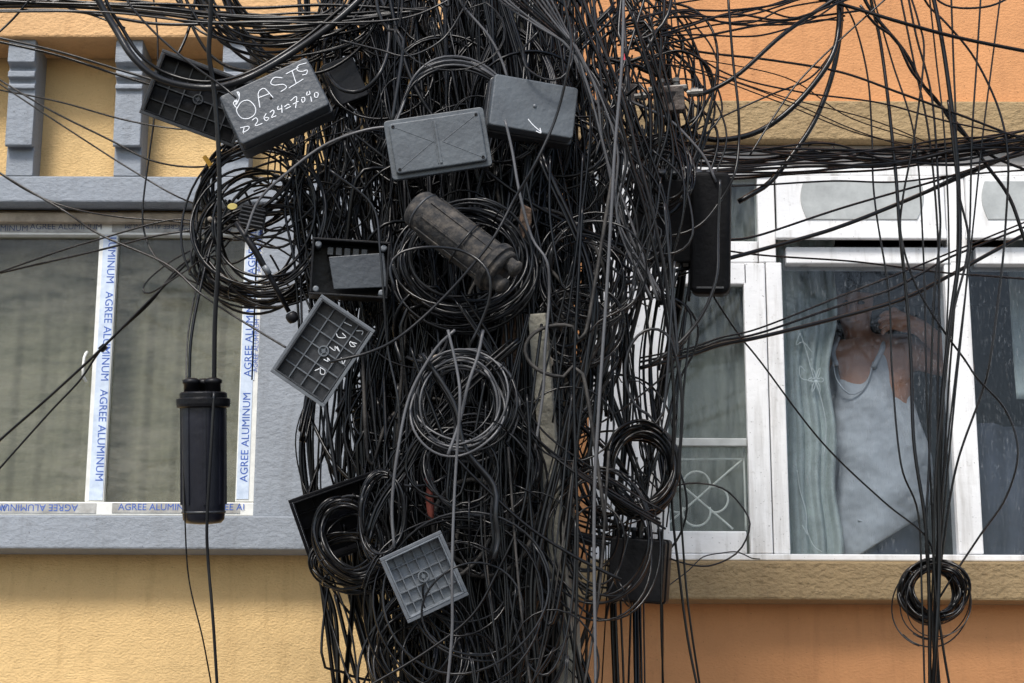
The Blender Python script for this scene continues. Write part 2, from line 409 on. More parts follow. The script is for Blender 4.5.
rectbox(f, 588, 1500, 165.5, 175, -.01, BK)                # head
rectbox(f, 588, 1500, 554, 560.5, -.016, BK)               # bottom rail line
rectbox(f, 588, 652, 175.2, 553.8, .004, BK)               # left post
rectbox(f, 758, 775, 175.2, 262, .001, BK)
rectbox(f, 652.2, 757.8, 241, 262, .004, BK)               # transom
rectbox(f, 770, 786, 262.3, 553.8, -.003, BK)              # post
sub(f.build('frame', M['white'], bevel=.004), wn, oh)
f = MB()                                                   # opening casement
rectbox(f, 652.5, 668, 263, 553.5, -.012, .03)
rectbox(f, 747, 769, 263, 553.5, -.012, .03)
rectbox(f, 668.2, 746.8, 263, 284, -.012, .03)
rectbox(f, 668.2, 746.8, 531, 553.5, -.012, .03)
sub(f.build('casement', M['white'], bevel=.004), wn, oh)
gl = MB(); rectbox(gl, 666, 749, 283, 533, .014, .018); rectbox(gl, 650, 760, 173, 243, .03, .034)
sub(gl.build('glass', M['glass_g']), wn, oh)
f = MB(); rectbox(f, 668, 747, 438, 446, -.004, .012); sub(f.build('glazing_bar', M['frost'], bevel=.003), wn, oh)
# flower grille
gq = MB(); GY = .03
def seg(a, b, r=.0036): gq.tube(smooth([P(*a, GY), P(*b, GY)]), r, 6)
def arc(cx, cy, r, a0, a1):
    gq.tube([tuple(P(cx + r * math.cos(R(a0 + (a1 - a0) * k / 18)), cy - r * math.sin(R(a0 + (a1 - a0) * k / 18)), GY)) for k in range(19)], .0036, 6)
seg((668, 446), (747, 445.5)); seg((668, 459.5), (744, 459)); seg((743.5, 446), (746, 530))
seg((742, 460), (664, 527)); seg((664, 470), (733, 529))
arc(696.5, 485, 13.5, -20, 200); arc(696.5, 512, 14, 160, 380); arc(715, 499.5, 13, -110, 110); arc(678, 499.5, 13, 70, 290)
sub(gq.build('grille', M['white'], fix=False), wn, oh)
wn2 = window()
f = MB()
rectbox(f, 946, 966, 175.2, 262, .0, BK); rectbox(f, 951.5, 976, 262.3, 553.8, -.003, BK)
rectbox(f, 786.2, 951, 247, 263.5, -.007, BK)
sub(f.build('frame', M['white'], bevel=.004), wn2, oh)
def fan(x0, x1, wnx, lx, rx):
    f = MB(); rectbox(f, x0, x1, 175.5, 238, -.02, .008); rectbox(f, x0 - 1, x1 + 2, 229, 238.5, -.042, -.021)
    # tilting flap with shaped pane
    sub(f.build('fanlight', M['white'], bevel=.004), wnx, oh)
    pts = []
    zt2, zb2 = 181.5, 219.5
    def side(xe, sgn):
        out = []
        for k in range(13):
            t = k / 12; y = zt2 + (zb2 - zt2) * t
            out.append((xe + sgn * (5 * math.sin(t * math.pi * .95 + .15) - 3 * t), y))
        return out
    poly = side(rx, 1) + side(lx, -1)[::-1]
    q = [(P(a, b, -.02).x, P(a, b, -.02).z) for a, b in poly]
    sub(MB().prism(q, -.0245, -.019, 'y').build('fanlight_pane', M['frost'], bevel=.001), wnx, oh)
fan(777, 945, wn2, 804, 920)
gl = MB(); rectbox(gl, 784, 955, 246, 556, .03, .034)
sub(gl.build('glass', M['glass_m']), wn2, oh)
wn3 = window()
f = MB(); rectbox(f, 976.2, 1180, 247, 264, -.007, BK); rectbox(f, 1180, 1210, 175.2, 553.8, -.003, BK)
sub(f.build('frame', M['white'], bevel=.004), wn3, oh)
fan(967, 1160, wn3, 985, 1130)
gl = MB(); rectbox(gl, 968, 1190, 246, 556, .03, .034)
sub(gl.build('glass', M['glass_m']), wn3, oh)
f = MB(); rectbox(f, 1210.5, 1500, 175.2, 553.8, .0, .05); sub(f.build('shutter', M['white'], bevel=.004), wn3, oh)
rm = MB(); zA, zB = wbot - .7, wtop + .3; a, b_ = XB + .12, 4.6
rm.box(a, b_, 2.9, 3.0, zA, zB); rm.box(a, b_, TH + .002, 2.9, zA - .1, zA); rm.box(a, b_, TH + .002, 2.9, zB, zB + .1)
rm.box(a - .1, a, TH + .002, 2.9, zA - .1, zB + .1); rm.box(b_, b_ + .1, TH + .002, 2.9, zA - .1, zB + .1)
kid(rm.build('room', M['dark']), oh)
c = curtain('curtain', X(640, .14), X(776, .14), wbot - .1, wtop + .05, .16, .012, 3, mat('pale_net', (.2, .215, .2), .9, .3, 6, .2, 40, col2=(.12, .135, .13)), nx=80, seed=3)
tag(c, 'pale grey green net curtain behind the casement with the flower grille', 'curtain')
tp_ = lambda t: .03 * math.sin(t * 7) + .0 - .11 * (1 - t) * .2
cx1 = X(838, .2, 400)
c = curtain('curtain', X(776, .2), cx1, wbot - .12, wtop + .02, .2, .012, 3.2, M['ccg'], nx=90, nz=60, seed=5, taper=lambda t: .012 * math.sin(t * 9) + .01 * math.sin(t * 23) - .012 + .03 * (.5 - t))
tag(c, 'pale green embroidered curtain hanging at the left of the man in the window', 'curtain')
em = MB(); EY = .168
def es(pts): em.tube(smooth([P(*p, EY) for p in pts], .008), .0016, 5)
es([(800, 333), (806, 350), (812, 372), (820, 395), (826, 425), (824, 455)])
for a0 in range(0, 360, 60):
    es([(816, 380), (816 + 5 * math.cos(R(a0 - 15)), 380 + 8 * math.sin(R(a0 - 15))), (816 + 8 * math.cos(R(a0)), 380 + 14 * math.sin(R(a0))), (816 + 5 * math.cos(R(a0 + 15)), 380 + 8 * math.sin(R(a0 + 15))), (816, 380)])
es([(800, 333), (796, 345), (803, 342), (812, 352)]); es([(802, 525), (808, 535), (806, 528), (813, 545), (822, 552)]); es([(806, 372), (800, 366), (801, 378), (812, 381)])
es([(797, 470), (800, 490), (806, 512), (806, 530)])
em.build('embroidery', M['emb'], c, fix=False)
# cloth heap in the next window
c = curtain('draped_cloth', X(962, .4), X(1120, .4), wbot - .2, Z(425, .4, 1000), .42, .03, 2.2, M['cloth'], nx=60, seed=9, thick=.02)
tag(c, 'dark blue grey cloth draped low behind the far right window pane', 'cloth')
c = curtain('curtain', X(1012, .25), X(1150, .25), Z(400, .25, 1000), wtop + .02, .25, .015, 3, M['ccg'], nx=60, seed=12)
tag(c, 'short pale curtain at the top corner of the far right window', 'curtain')

# ------------------------------------------------------------------ person behind the glass
def skin_mesh(verts, edges, radii, lvl=2):
    me = bpy.data.meshes.new('s'); me.from_pydata(verts, edges, [])
    o = bpy.data.objects.new('s', me); C.objects.link(o)
    sk = o.modifiers.new('skin', 'SKIN'); sk.use_smooth_shade = True
    for i, r in enumerate(radii):
        d = me.skin_vertices[0].data[i]; d.radius = (r, r) if not isinstance(r, tuple) else r
    me.skin_vertices[0].data[0].use_root = True
    su = o.modifiers.new('sub', 'SUBSURF'); su.levels = lvl; su.render_levels = lvl
    bpy.context.view_layer.update()
    out = bpy.data.meshes.new_from_object(o.evaluated_get(bpy.context.evaluated_depsgraph_get()))
    bpy.data.objects.remove(o)
    return out
PY = .37
def q(px, py, dy=0): return tuple(P(px, py, PY + dy))
k = mpp(P(880, 420, PY))
B = {'pelvis': (q(878, 600), 30 * k), 'waist': (q(874, 525), 31 * k), 'belly': (q(874, 470), 42 * k), 'chest': (q(872, 410), 41 * k), 'upch': (q(868, 368), 30 * k),
     'neck': (q(858, 340, -.01), 15 * k), 'nk2': (q(856, 326, -.03), 14 * k), 'hd': (q(853, 300, -.06), 23 * k), 'hd2': (q(853, 275, -.05), 25 * k),
     'shl': (q(905, 350), 19 * k), 'el': (q(972, 372, -.06), 13 * k), 'wr': (q(918, 326, -.13), 9 * k), 'hand': (q(899, 322, -.14), 10 * k),
     'shr': (q(836, 356), 18 * k), 'er': (q(822, 420, .03), 12.5 * k), 'wrr': (q(826, 480, .0), 9 * k), 'handr': (q(832, 505, -.04), 9 * k),
     'hipl': (q(893, 625), 24 * k), 'hipr': (q(862, 625), 24 * k), 'kl': (q(900, 740), 20 * k), 'kr': (q(856, 740), 20 * k)}
names = list(B); E = [('pelvis', 'waist'), ('waist', 'belly'), ('belly', 'chest'), ('chest', 'upch'), ('upch', 'neck'), ('neck', 'nk2'), ('nk2', 'hd'), ('hd', 'hd2'),
     ('upch', 'shl'), ('shl', 'el'), ('el', 'wr'), ('wr', 'hand'), ('upch', 'shr'), ('shr', 'er'), ('er', 'wrr'), ('wrr', 'handr'),
     ('pelvis', 'hipl'), ('pelvis', 'hipr'), ('hipl', 'kl'), ('hipr', 'kr')]
verts = [B[n][0] for n in names]; rad = [B[n][1] for n in names]
edges = [(names.index(a), names.index(b)) for a, b in E]
def chain(base, pts, r):
    prev = names.index(base)
    for i, p in enumerate(pts):
        names.append('f'); verts.append(tuple(p)); rad.append(r * (1 - .12 * i)); edges.append((prev, len(verts) - 1)); prev = len(verts) - 1
for i, (oy, ln) in enumerate(((-4, 11), (0, 13), (4, 12), (8, 9))):        # fingers laid on the shoulder
    chain('hand', [q(894 - 2, 318 + oy, -.15 + .004 * i), q(890 - ln * .4, 318 + oy * 1.3, -.155 + .004 * i), q(888 - ln * .75, 323 + oy * 1.4, -.14 + .004 * i)], 3.2 * k)
chain('hand', [q(897, 312, -.15), q(891, 308, -.155)], 3.4 * k)
bm_ = skin_mesh(verts, edges, rad)
body = bpy.data.objects.new('person', bm_); C.objects.link(body); bm_.materials.clear(); bm_.materials.append(M['skin'])
for p in bm_.polygons: p.use_smooth = True
tag(body, 'person in grey tank top behind the glass, head bowed and one elbow raised', 'person')
# head details: nose, ears as part of hair/face pieces
hd = Vector(B['hd'][0]); h2 = Vector(B['hd2'][0])
hair = MB()
n0 = 0
for i in range(13):
    for j in range(24):
        pass
v = []; fa = []
for i in range(13):
    th = math.pi * .62 * i / 12
    for j in range(24):
        a = 2 * math.pi * j / 24
        r = 27.5 * k
        d = Vector((math.sin(th) * math.cos(a) * .92, math.sin(th) * math.sin(a), math.cos(th)))
        w_ = 1 + .05 * math.sin(a * 9 + i * 2.1) + .04 * math.sin(a * 17 + i)
        v.append(tuple(Vector(q(853, 288, -.045)) + Vector((d.x * r * w_, d.y * r * w_, d.z * 31 * k * w_))))
for i in range(12):
    for j in range(24):
        a = i * 24 + j; b = i * 24 + (j + 1) % 24; fa.append((a, b, b + 24, a + 24))
hair.add(v, fa, 0, True); hair.build('hair', M['hair'], body)
face = MB()
for (sx, sy, r) in ((853, 314, 4.5),):      # nose
    face.tube([q(sx, sy - 10, -.06 - 24 * k), q(sx, sy - 3, -.065 - 26 * k), q(sx, sy, -.07 - 26 * k)], [2.5 * k, 4 * k, 4.2 * k], 8)
for sx in (846, 861): face.tube([q(sx - 3, 303, -.06 - 22 * k), q(sx, 302, -.062 - 23 * k), q(sx + 3, 303, -.06 - 22 * k)], [1.2 * k, 2.4 * k, 1.2 * k], 8, 1)
face.tube([q(847, 321, -.06 - 21 * k), q(853, 320, -.062 - 23 * k), q(859, 321, -.06 - 21 * k)], [1 * k, 2.2 * k, 1 * k], 8)
face.build('face', [M['skin'], M['hair']], body, fix=False)
# tank top: lofted rings round the trunk with a scooped neck
v = []; fa = []; NS = 48
rows = [(553, 48, 872), (540, 50, 873), (520, 51, 875), (500, 52, 876), (480, 52.5, 877), (460, 52, 877), (440, 50, 875), (420, 46.5, 871), (400, 43, 868), (385, 40, 866), (372, 36.5, 864), (360, 33, 861)]
rq = random.Random(4)
for i, (py, hw, cx) in enumerate(rows):
    c0 = Vector(q(cx, py))
    for j in range(NS):
        a = 2 * math.pi * j / NS
        fold = 1 + .018 * math.sin(a * 7 + py * .06) + .02 * math.sin(a * 3 - py * .09) + .01 * math.sin(a * 13 - py * .13)
        x = c0.x + hw * k * math.cos(a) * fold; y = c0.y + hw * .82 * k * math.sin(a) * fold
        z = c0.z
        front = max(0, -math.sin(a))
        if i == 0: z += .11 * math.cos(a) + .012
        if i == 1: z += .08 * math.cos(a) + .008
        if i == 2: z += .03 * math.cos(a)
        v.append([x, y, z])
# scoop: pull down top rows near the front centre and at the arms
for i in range(8, len(rows)):
    for j in range(NS):
        a = 2 * math.pi * j / NS; p = v[i * NS + j]
        dx = (p[0] - q(853, 380)[0]) / k
        zc = q(853, 392)[2]
        if math.sin(a) < 0:
            lim = zc + max(0, abs(dx) - 3) ** 2 / 300 * 36 * k
            if p[2] > lim: p[2] = lim + (p[2] - lim) * .04
for i in range(len(rows) - 1):
    for j in range(NS):
        a = i * NS + j; b = i * NS + (j + 1) % NS; fa.append((a, b, b + NS, a + NS))
mb = MB(); mb.add(v, fa, 0, True); tk = mb.build('tank_top', M['shirt'], body)
md = tk.modifiers.new('solid', 'SOLIDIFY'); md.thickness = .006; md.offset = 1
md = tk.modifiers.new('sub', 'SUBSURF'); md.levels = 1; md.render_levels = 1
mb = MB()
def hem(pts, r=.0028): mb.tube(smooth([q(a, b, c_) for a, b, c_ in pts], .01), r, 6)
hem([(833, 362, -36 * k), (836, 378, -37 * k), (845, 391, -37 * k), (853, 394, -37 * k), (862, 390, -37 * k), (869, 378, -36 * k), (873, 362, -32 * k)])
for y0, dx in ((455, 0), (470, 4), (492, 2), (501, -3), (512, -8), (520, -14)):
    hem([(872 + dx, y0, -.8 * 49 * k), (888 + dx, y0 + 5, -.8 * 47 * k), (900 + dx, y0 + 3, -.8 * 42 * k)], .0035)
mb.build('seams', M['shirt'], body, fix=False)
# straps
mb = MB()
for a_, b_2, c_ in (((836, 365), (833, 352), (838, 338)), ((873, 368), (882, 350), (884, 336))):
    mb.tube(smooth([q(*a_, -34 * k), q(*b_2, -26 * k), q(*c_, -6 * k)], .01), .0095, 8)
mb.build('strap', M['shirt'], body, fix=False)
mb = MB(); 
mb.add([q(cx + hw * math.cos(a), py, hw * .8 * k * math.sin(a)) for py, hw, cx in ((515, 43, 874), (545, 46, 875), (600, 50, 877), (680, 50, 878)) for a in [2 * math.pi * j / 24 for j in range(24)]],
       [(i * 24 + j, i * 24 + (j + 1) % 24, (i + 1) * 24 + (j + 1) % 24, (i + 1) * 24 + j) for i in range(3) for j in range(24)], 0, True)
mb.build('trousers', M['jeans'], body)

# ------------------------------------------------------------------ pole
PYY = -1.15
pl = empty('utility_pole', (P(530, 341, PYY).x, PYY, 0)); tag(pl, 'square concrete pole buried in hanging cables between the two houses', 'pole')
def polebox(w_, d_):
    a0 = P(520, 0, PYY); a1 = P(543, 683, PYY)
    dirv = (a1 - a0) / (a1.z - a0.z)
    b0 = a0 + dirv * (0 - a0.z); b1 = a0 + dirv * (5.4 - a0.z)
    mb = MB(); ca, sa = math.cos(R(-24)), math.sin(R(-24))
    v = []
    for c0, s_ in ((b0, 1.08), (b1, .9)):
        for sx, sy in ((-1, -1), (1, -1), (1, 1), (-1, 1)):
            x, y = sx * w_ * s_, sy * d_ * s_
            v.append((c0.x + x * ca - y * sa, PYY + x * sa + y * ca, c0.z))
    return mb.add(v, [(0, 3, 2, 1), (4, 5, 6, 7), (0, 1, 5, 4), (1, 2, 6, 5), (2, 3, 7, 6), (3, 0, 4, 7)])
o = polebox(.085, .075).build('shaft', M['conc'], bevel=.012); kid(o, pl)

# ------------------------------------------------------------------ oriented frame for boxes
def frame(cx, cy, Y, roll, tx=0, ty=0):
    p = P(cx, cy, Y)
    B3 = Matrix((CR, CU, CB)).transposed()
    Rm = B3 @ Matrix.Rotation(R(roll), 3, 'Z') @ Matrix.Rotation(R(tx), 3, 'X') @ Matrix.Rotation(R(ty), 3, 'Y')
    Mx = Rm.to_4x4(); Mx.translation = p
    return Mx, mpp(p)
def onplane(Mx, px, py, z=0):
    n = Mx.col[2].to_3d(); o = Mx.translation + n * z; d = ray(px, py)
    t = (o - CAM).dot(n) / d.dot(n); w = CAM + d * t
    return Mx.inverted() @ w
def rrect(w_, h_, r, n=5):
    out = []
    for cx, cy, a0 in ((w_ / 2 - r, h_ / 2 - r, 0), (-w_ / 2 + r, h_ / 2 - r, 90), (-w_ / 2 + r, -h_ / 2 + r, 180), (w_ / 2 - r, -h_ / 2 + r, 270)):
        for i in range(n + 1):
            a = R(a0 + 90 * i / n); out.append((cx + r * math.cos(a), cy + r * math.sin(a)))
    return out
def strokes(Mx, zz, lst, z0, fn, r, par, name='marker_writing', m='mark'):
    mb = MB()
    for st in lst:
        pts = [onplane(Mx, *fn(*s_), z0) for s_ in st]
        pts = [Vector((p.x, p.y, z0)) for p in pts]
        sm = smooth(pts, .004)
        v, f_ = tube_ref(sm, r)
        mb.add(v, f_, 0, True)
    return mb.build(name, M[m], par, fix=False)
def tube_ref(p, r):
    n = len(p); t = np.gradient(p, axis=0); t /= np.linalg.norm(t, axis=1)[:, None] + 1e-9
    zz = np.array([0, 0, 1.]); a = np.cross(t, zz); a /= np.linalg.norm(a, axis=1)[:, None] + 1e-9
    v = []; f_ = []
    for i in range(n):
        for k_ in range(6):
            an = k_ * math.pi / 3; v.append(tuple(p[i] + a[i] * r * math.cos(an) + zz * r * .35 * math.sin(an)))
    for i in range(n - 1):
        for k_ in range(6):
            k2 = (k_ + 1) % 6; f_.append((i * 6 + k_, i * 6 + k2, i * 6 + 6 + k2, i * 6 + 6 + k_))
    return v, f_
def screws(par, w_, h_, z, r=.005, m='blk'):
    for sx in (-1, 1):
        for sy in (-1, 1):
            mb = MB(); mb.lathe([(r, z - .004), (r, z + .0015), (r * .6, z + .0025), (r * .55, z + .0008)], 12)
            mb.xf(Matrix.Translation((sx * w_ / 2, sy * h_ / 2, 0))); mb.build('screw', M[m], par)
def closed_box(label, cx, cy, Y, roll, wpx, hpx, depth, tx, ty, lidm, bodym, xlip=.004):
    Mx, k_ = frame(cx, cy, Y, roll, tx, ty); e = empty('junction_box', M=Mx); tag(e, label, 'junction box')
    w_, h_ = wpx * k_, hpx * k_
    MB().prism(rrect(w_ + 2 * xlip, h_ + 2 * xlip, .010), -depth * .45, -depth, 'z').build('base', M[bodym], e, bevel=.002)
    MB().prism(rrect(w_, h_, .009), 0, -depth * .44, 'z').build('lid', M[lidm], e, bevel=.004, seg=3)
    return e, Mx, w_, h_
def ribbed(label, cx, cy, Y, roll, wpx, hpx, depth, nx, ny, tx, ty, m, ribm=None, boss=True):
    Mx, k_ = frame(cx, cy, Y, roll, tx, ty); e = empty('plastic_tray', M=Mx); tag(e, label, 'plastic tray')
    w_, h_ = wpx * k_, hpx * k_
    t = .004
    mb = MB(); mb.box(-w_ / 2, w_ / 2, -h_ / 2, h_ / 2, -depth, -depth + t)
    for (a, b, c_, d) in ((-w_ / 2, w_ / 2, h_ / 2 - t, h_ / 2), (-w_ / 2, w_ / 2, -h_ / 2, -h_ / 2 + t), (-w_ / 2, -w_ / 2 + t, -h_ / 2 + t, h_ / 2 - t), (w_ / 2 - t, w_ / 2, -h_ / 2 + t, h_ / 2 - t)):
        mb.box(a, b, c_, d, -depth + t, 0)
    mb.build('tray', M[m], e, bevel=.0012)
    mb = MB(); L_ = .009
    mb.box(-w_ / 2 - L_, w_ / 2 + L_, h_ / 2 + .0005, h_ / 2 + L_, -.006, -.001); mb.box(-w_ / 2 - L_, w_ / 2 + L_, -h_ / 2 - L_, -h_ / 2 - .0005, -.006, -.001)
    mb.box(-w_ / 2 - L_, -w_ / 2 - .0005, -h_ / 2, h_ / 2, -.006, -.001); mb.box(w_ / 2 + .0005, w_ / 2 + L_, -h_ / 2, h_ / 2, -.006, -.001)
    mb.build('rim', M[ribm or m], e, bevel=.0012)
    mb = MB(); top = -depth * .62
    for i in range(1, nx): x = -w_ / 2 + w_ * i / nx; mb.box(x - .0014, x + .0014, -h_ / 2 + t, h_ / 2 - t, -depth + t, top)
    for i in range(1, ny): y = -h_ / 2 + h_ * i / ny; mb.box(-w_ / 2 + t, w_ / 2 - t, y - .0014, y + .0014, -depth + t, top - .0007)
    mb.build('ribs', M[ribm or m], e)
    if boss: MB().lathe([(.014, -depth + t), (.014, top + .002), (.011, top + .002), (.011, top - .004), (.005, top - .004), (.005, top + .001), (.002, top + .001)], 20, sharp=True).build('boss', M[ribm or m], e)
    return e, Mx, w_, h_
# box with white handwriting
e, Mx, w_, h_ = closed_box('grey junction box with OASIS and a number handwritten in white', 274, 100.5, -1.62, 26.6, 97, 57, .1, -14, 5, 'lid', 'drib')
fn = lambda x, y: (210 + x / 6.21, 45 + y / 6.21)
strokes(Mx, 0, [
 [(165, 400), (195, 355), (240, 345), (280, 385), (278, 430), (235, 458), (190, 450), (165, 410), (168, 385)],
 [(160, 388), (145, 360), (165, 342), (160, 375), (182, 330), (168, 292), (182, 300), (178, 345), (155, 352)],
 [(310, 388), (300, 300), (330, 270), (352, 282), (392, 327)], [(305, 327), (368, 303)],
 [(450, 205), (400, 203), (377, 235), (400, 250), (455, 245), (475, 265), (440, 290)],
 [(472, 180), (550, 140)], [(510, 162), (535, 238)], [(490, 268), (580, 212)],
 [(600, 112), (548, 128), (542, 158), (575, 165), (603, 155), (600, 180), (572, 187)],
 [(188, 515), (240, 505), (238, 525), (205, 545)], [(212, 512), (205, 545)],
 [(262, 468), (285, 452), (297, 472), (280, 502), (325, 488)], [(350, 425), (335, 455), (352, 472), (365, 452), (342, 452)],
 [(372, 420), (392, 404), (398, 420), (382, 450), (412, 440)], [(425, 378), (420, 402), (446, 395)], [(445, 372), (448, 422)],
 [(462, 385), (485, 368), (492, 375)], [(470, 398), (502, 382)], [(500, 347), (537, 322), (532, 392)], [(515, 368), (550, 350)],
 [(570, 330), (585, 325), (590, 345), (574, 358), (568, 335)], [(605, 290), (600, 312), (622, 303), (615, 285)], [(625, 320), (632, 352)],
 [(655, 295), (672, 300), (668, 325), (650, 322), (650, 298)]], .0006, fn, .0014, e)
MB().lathe([(.004, 0), (.004, .001), (.002, .001)], 10).xf(Matrix.Translation(onplane(Mx, 271, 98, 0))).build('screw', M['blk'], e)
# flat lid with moulded seam
e, Mx, w_, h_ = closed_box('pale grey box lid with screws in its corners and a moulded seam down the middle', 438, 142, -1.66, 9.5, 92, 52, .03, -8, 4, 'lid2', 'lid2', .012)
screws(e, w_ - .02, h_ - .02, .0, .0042)
mb = MB(); mb.box(-.003, .003, -h_ * .42, h_ * .42, .0005, .003); mb.box(-.009, -.006, -h_ * .42, h_ * .42, .0005, .002)
mb.build('seam', M['lid2'], e, bevel=.001)
mb = MB()
for a, b in (((-.45, -.42), (-.03, .05)), ((-.45, .42), (-.03, 0)), ((.05, 0), (.45, .42)), ((.05, 0), (.45, -.42))):
    p0 = Vector((a[0] * w_, a[1] * h_, .0004)); p1 = Vector((b[0] * w_, b[1] * h_, .0004))
    v, f_ = tube_ref(smooth([p0, p1], .01), .0011); mb.add(v, f_, 0, True)
mb.build('moulded_ridge', M['lid2'], e, fix=False)
# plain box beside it
e, Mx, w_, h_ = closed_box('plain slate grey junction box with a small scratch, highest on the pole', 534, 106, -1.64, -6.8, 86, 54, .09, -13, 9, 'lid2', 'drib', .005)
strokes(Mx, 0, [[(528, 119), (533, 125), (541, 132)], [(536, 131), (541, 133), (540, 128)]], .0006, lambda x, y: (x, y), .0014, e, 'scratch')
MB().lathe([(.005, 0), (.005, .0015), (.003, .004)], 12).xf(Matrix.Translation(onplane(Mx, 534.6, 106, 0))).build('knob', M['rib'], e)
# ribbed trays
ribbed('black ribbed tray tilted under the thick curved cable, behind the OASIS box', 198, 98, -1.5, -19, 92, 62, .035, 6, 4, -6, 8, 'blk', 'drib')
depthG = .0165
e, Mx, w_, h_ = ribbed('dark ribbed box lid with white scribbled characters, hanging at a slant', 322.5, 351, -1.63, -34, 58, 86, .028, 4, 6, 2, -3, 'drib', 'rib')
fn = lambda x, y: (265 + x / 5.25, 285 + y / 5.25)
strokes(Mx, 0, [[(415, 195), (455, 215)], [(480, 240), (515, 243), (508, 262)], [(375, 255), (385, 275), (425, 275), (405, 252)],
 [(447, 295), (475, 322), (452, 322), (445, 300), (482, 308)], [(338, 325), (368, 345), (368, 322), (392, 350), (378, 322)], [(400, 380), (410, 415), (427, 382)],
 [(308, 390), (332, 402), (328, 382), (352, 412), (350, 395)], [(262, 450), (290, 440), (290, 465), (310, 470), (315, 450), (288, 432)]], -depthG, fn, .0011, e)
e, Mx, w_, h_ = ribbed('light grey ribbed box lid hanging low in front of the cables', 424.5, 577, -1.66, 23.5, 60, 64, .03, 6, 5, 4, 10, 'pale', 'rib')
ribbed('black ribbed tray with cables draped out of it, lower left of the pole', 347, 518, -1.42, 18, 92, 66, .05, 5, 4, 10, 6, 'blk', 'blk', False)
# open enclosure with a loose plate
Mx, k_ = frame(350, 268, -1.55, -2.5, -8, 6); e = empty('junction_box', M=Mx); tag(e, 'open black junction box with a loose metal plate inside it', 'junction box')
w_, h_ = 78 * k_, 58 * k_; t = .006; d = .07
mb = MB(); mb.box(-w_ / 2, w_ / 2, -h_ / 2, h_ / 2, -d, -d + t)
for (a, b, c_, dd) in ((-w_ / 2, w_ / 2, h_ / 2 - t, h_ / 2), (-w_ / 2, w_ / 2, -h_ / 2, -h_ / 2 + t), (-w_ / 2, -w_ / 2 + t, -h_ / 2 + t, h_ / 2 - t), (w_ / 2 - t, w_ / 2, -h_ / 2 + t, h_ / 2 - t)):
    mb.box(a, b, c_, dd, -d + t, 0)
mb.build('case', M['blk'], e, bevel=.0015)
mb = MB(); mb.prism([(-.055, .03), (-.04, -.055), (.098, -.045), (.088, .045)], -.018, -.012, 'z'); mb.xf(Matrix.Rotation(R(2), 4, 'Z')); mb.build('loose_plate', M['lid'], e, bevel=.002)
for sx, sy in ((-1, 1), (1, 1), (-1, -1), (1, -1)):
    MB().lathe([(.008, -d), (.008, -.004), (.004, -.004)], 12).xf(Matrix.Translation((sx * (w_ / 2 - .016), sy * (h_ / 2 - .016), 0))).build('screw_post', M['rib'], e)
mb = MB()
for i in range(5): mb.box(-.06 + i * .022, -.045 + i * .022, .035, .055, -.05, -.02)
mb.build('terminal_block', M['drib'], e, bevel=.001)
# lower right box
e, Mx, w_, h_ = closed_box('black junction box hanging at the lower right under the side coil', 636, 570, -1.3, -4, 56, 62, .09, -6, -14, 'blk', 'blk')
for i in range(4): MB().lathe([(.006, 0), (.006, .02), (.009, .02), (.009, .03)], 12).xf(Matrix.Translation((-w_ * .36 + i * w_ * .24, h_ / 2, -.03)) @ Matrix.Rotation(R(-90), 4, 'X')).build('gland', M['drib'], e)
# small dark box behind OASIS box
e, Mx, w_, h_ = closed_box('small black box edge on between the OASIS box and the cable mass', 345, 80, -1.4, 24, 34, 46, .08, -6, 12, 'blk', 'blk')
# big dark enclosure right of the pole
Mx, k_ = frame(668, 222, -1.25, -1, -4, -8); e = empty('terminal_enclosure', M=Mx); tag(e, 'large black terminal enclosure with round bottomed barrel, in front of the white window', 'enclosure')
MB().prism(rrect(66 * k_, 84 * k_, .015), .03, -.09, 'z').build('body', M['sunk'], e, bevel=.006)
mb = MB(); mb.prism(rrect(39 * k_, 122 * k_, .022), .055, -.04, 'z'); mb.xf(Matrix.Translation((43 * k_, -13 * k_, 0))); mb.build('barrel', M['sunk'], e, bevel=.012, seg=4)
mb = MB(); mb.box(30 * k_, 57 * k_, -69 * k_, -67 * k_, .056, .060); mb.build('rim', M['drib'], e, bevel=.001)
for i in range(7):
    for j in range(2):
        MB().lathe([(.009, -.01), (.009, .012), (.012, .012), (.012, .02), (.006, .021)], 12).xf(Matrix.Translation(((-30 + i * 12) * k_, (44 - j * 9) * k_, .02 - j * .03)) @ Matrix.Rotation(R(-50), 4, 'X')).build('port', M['drib'], e)
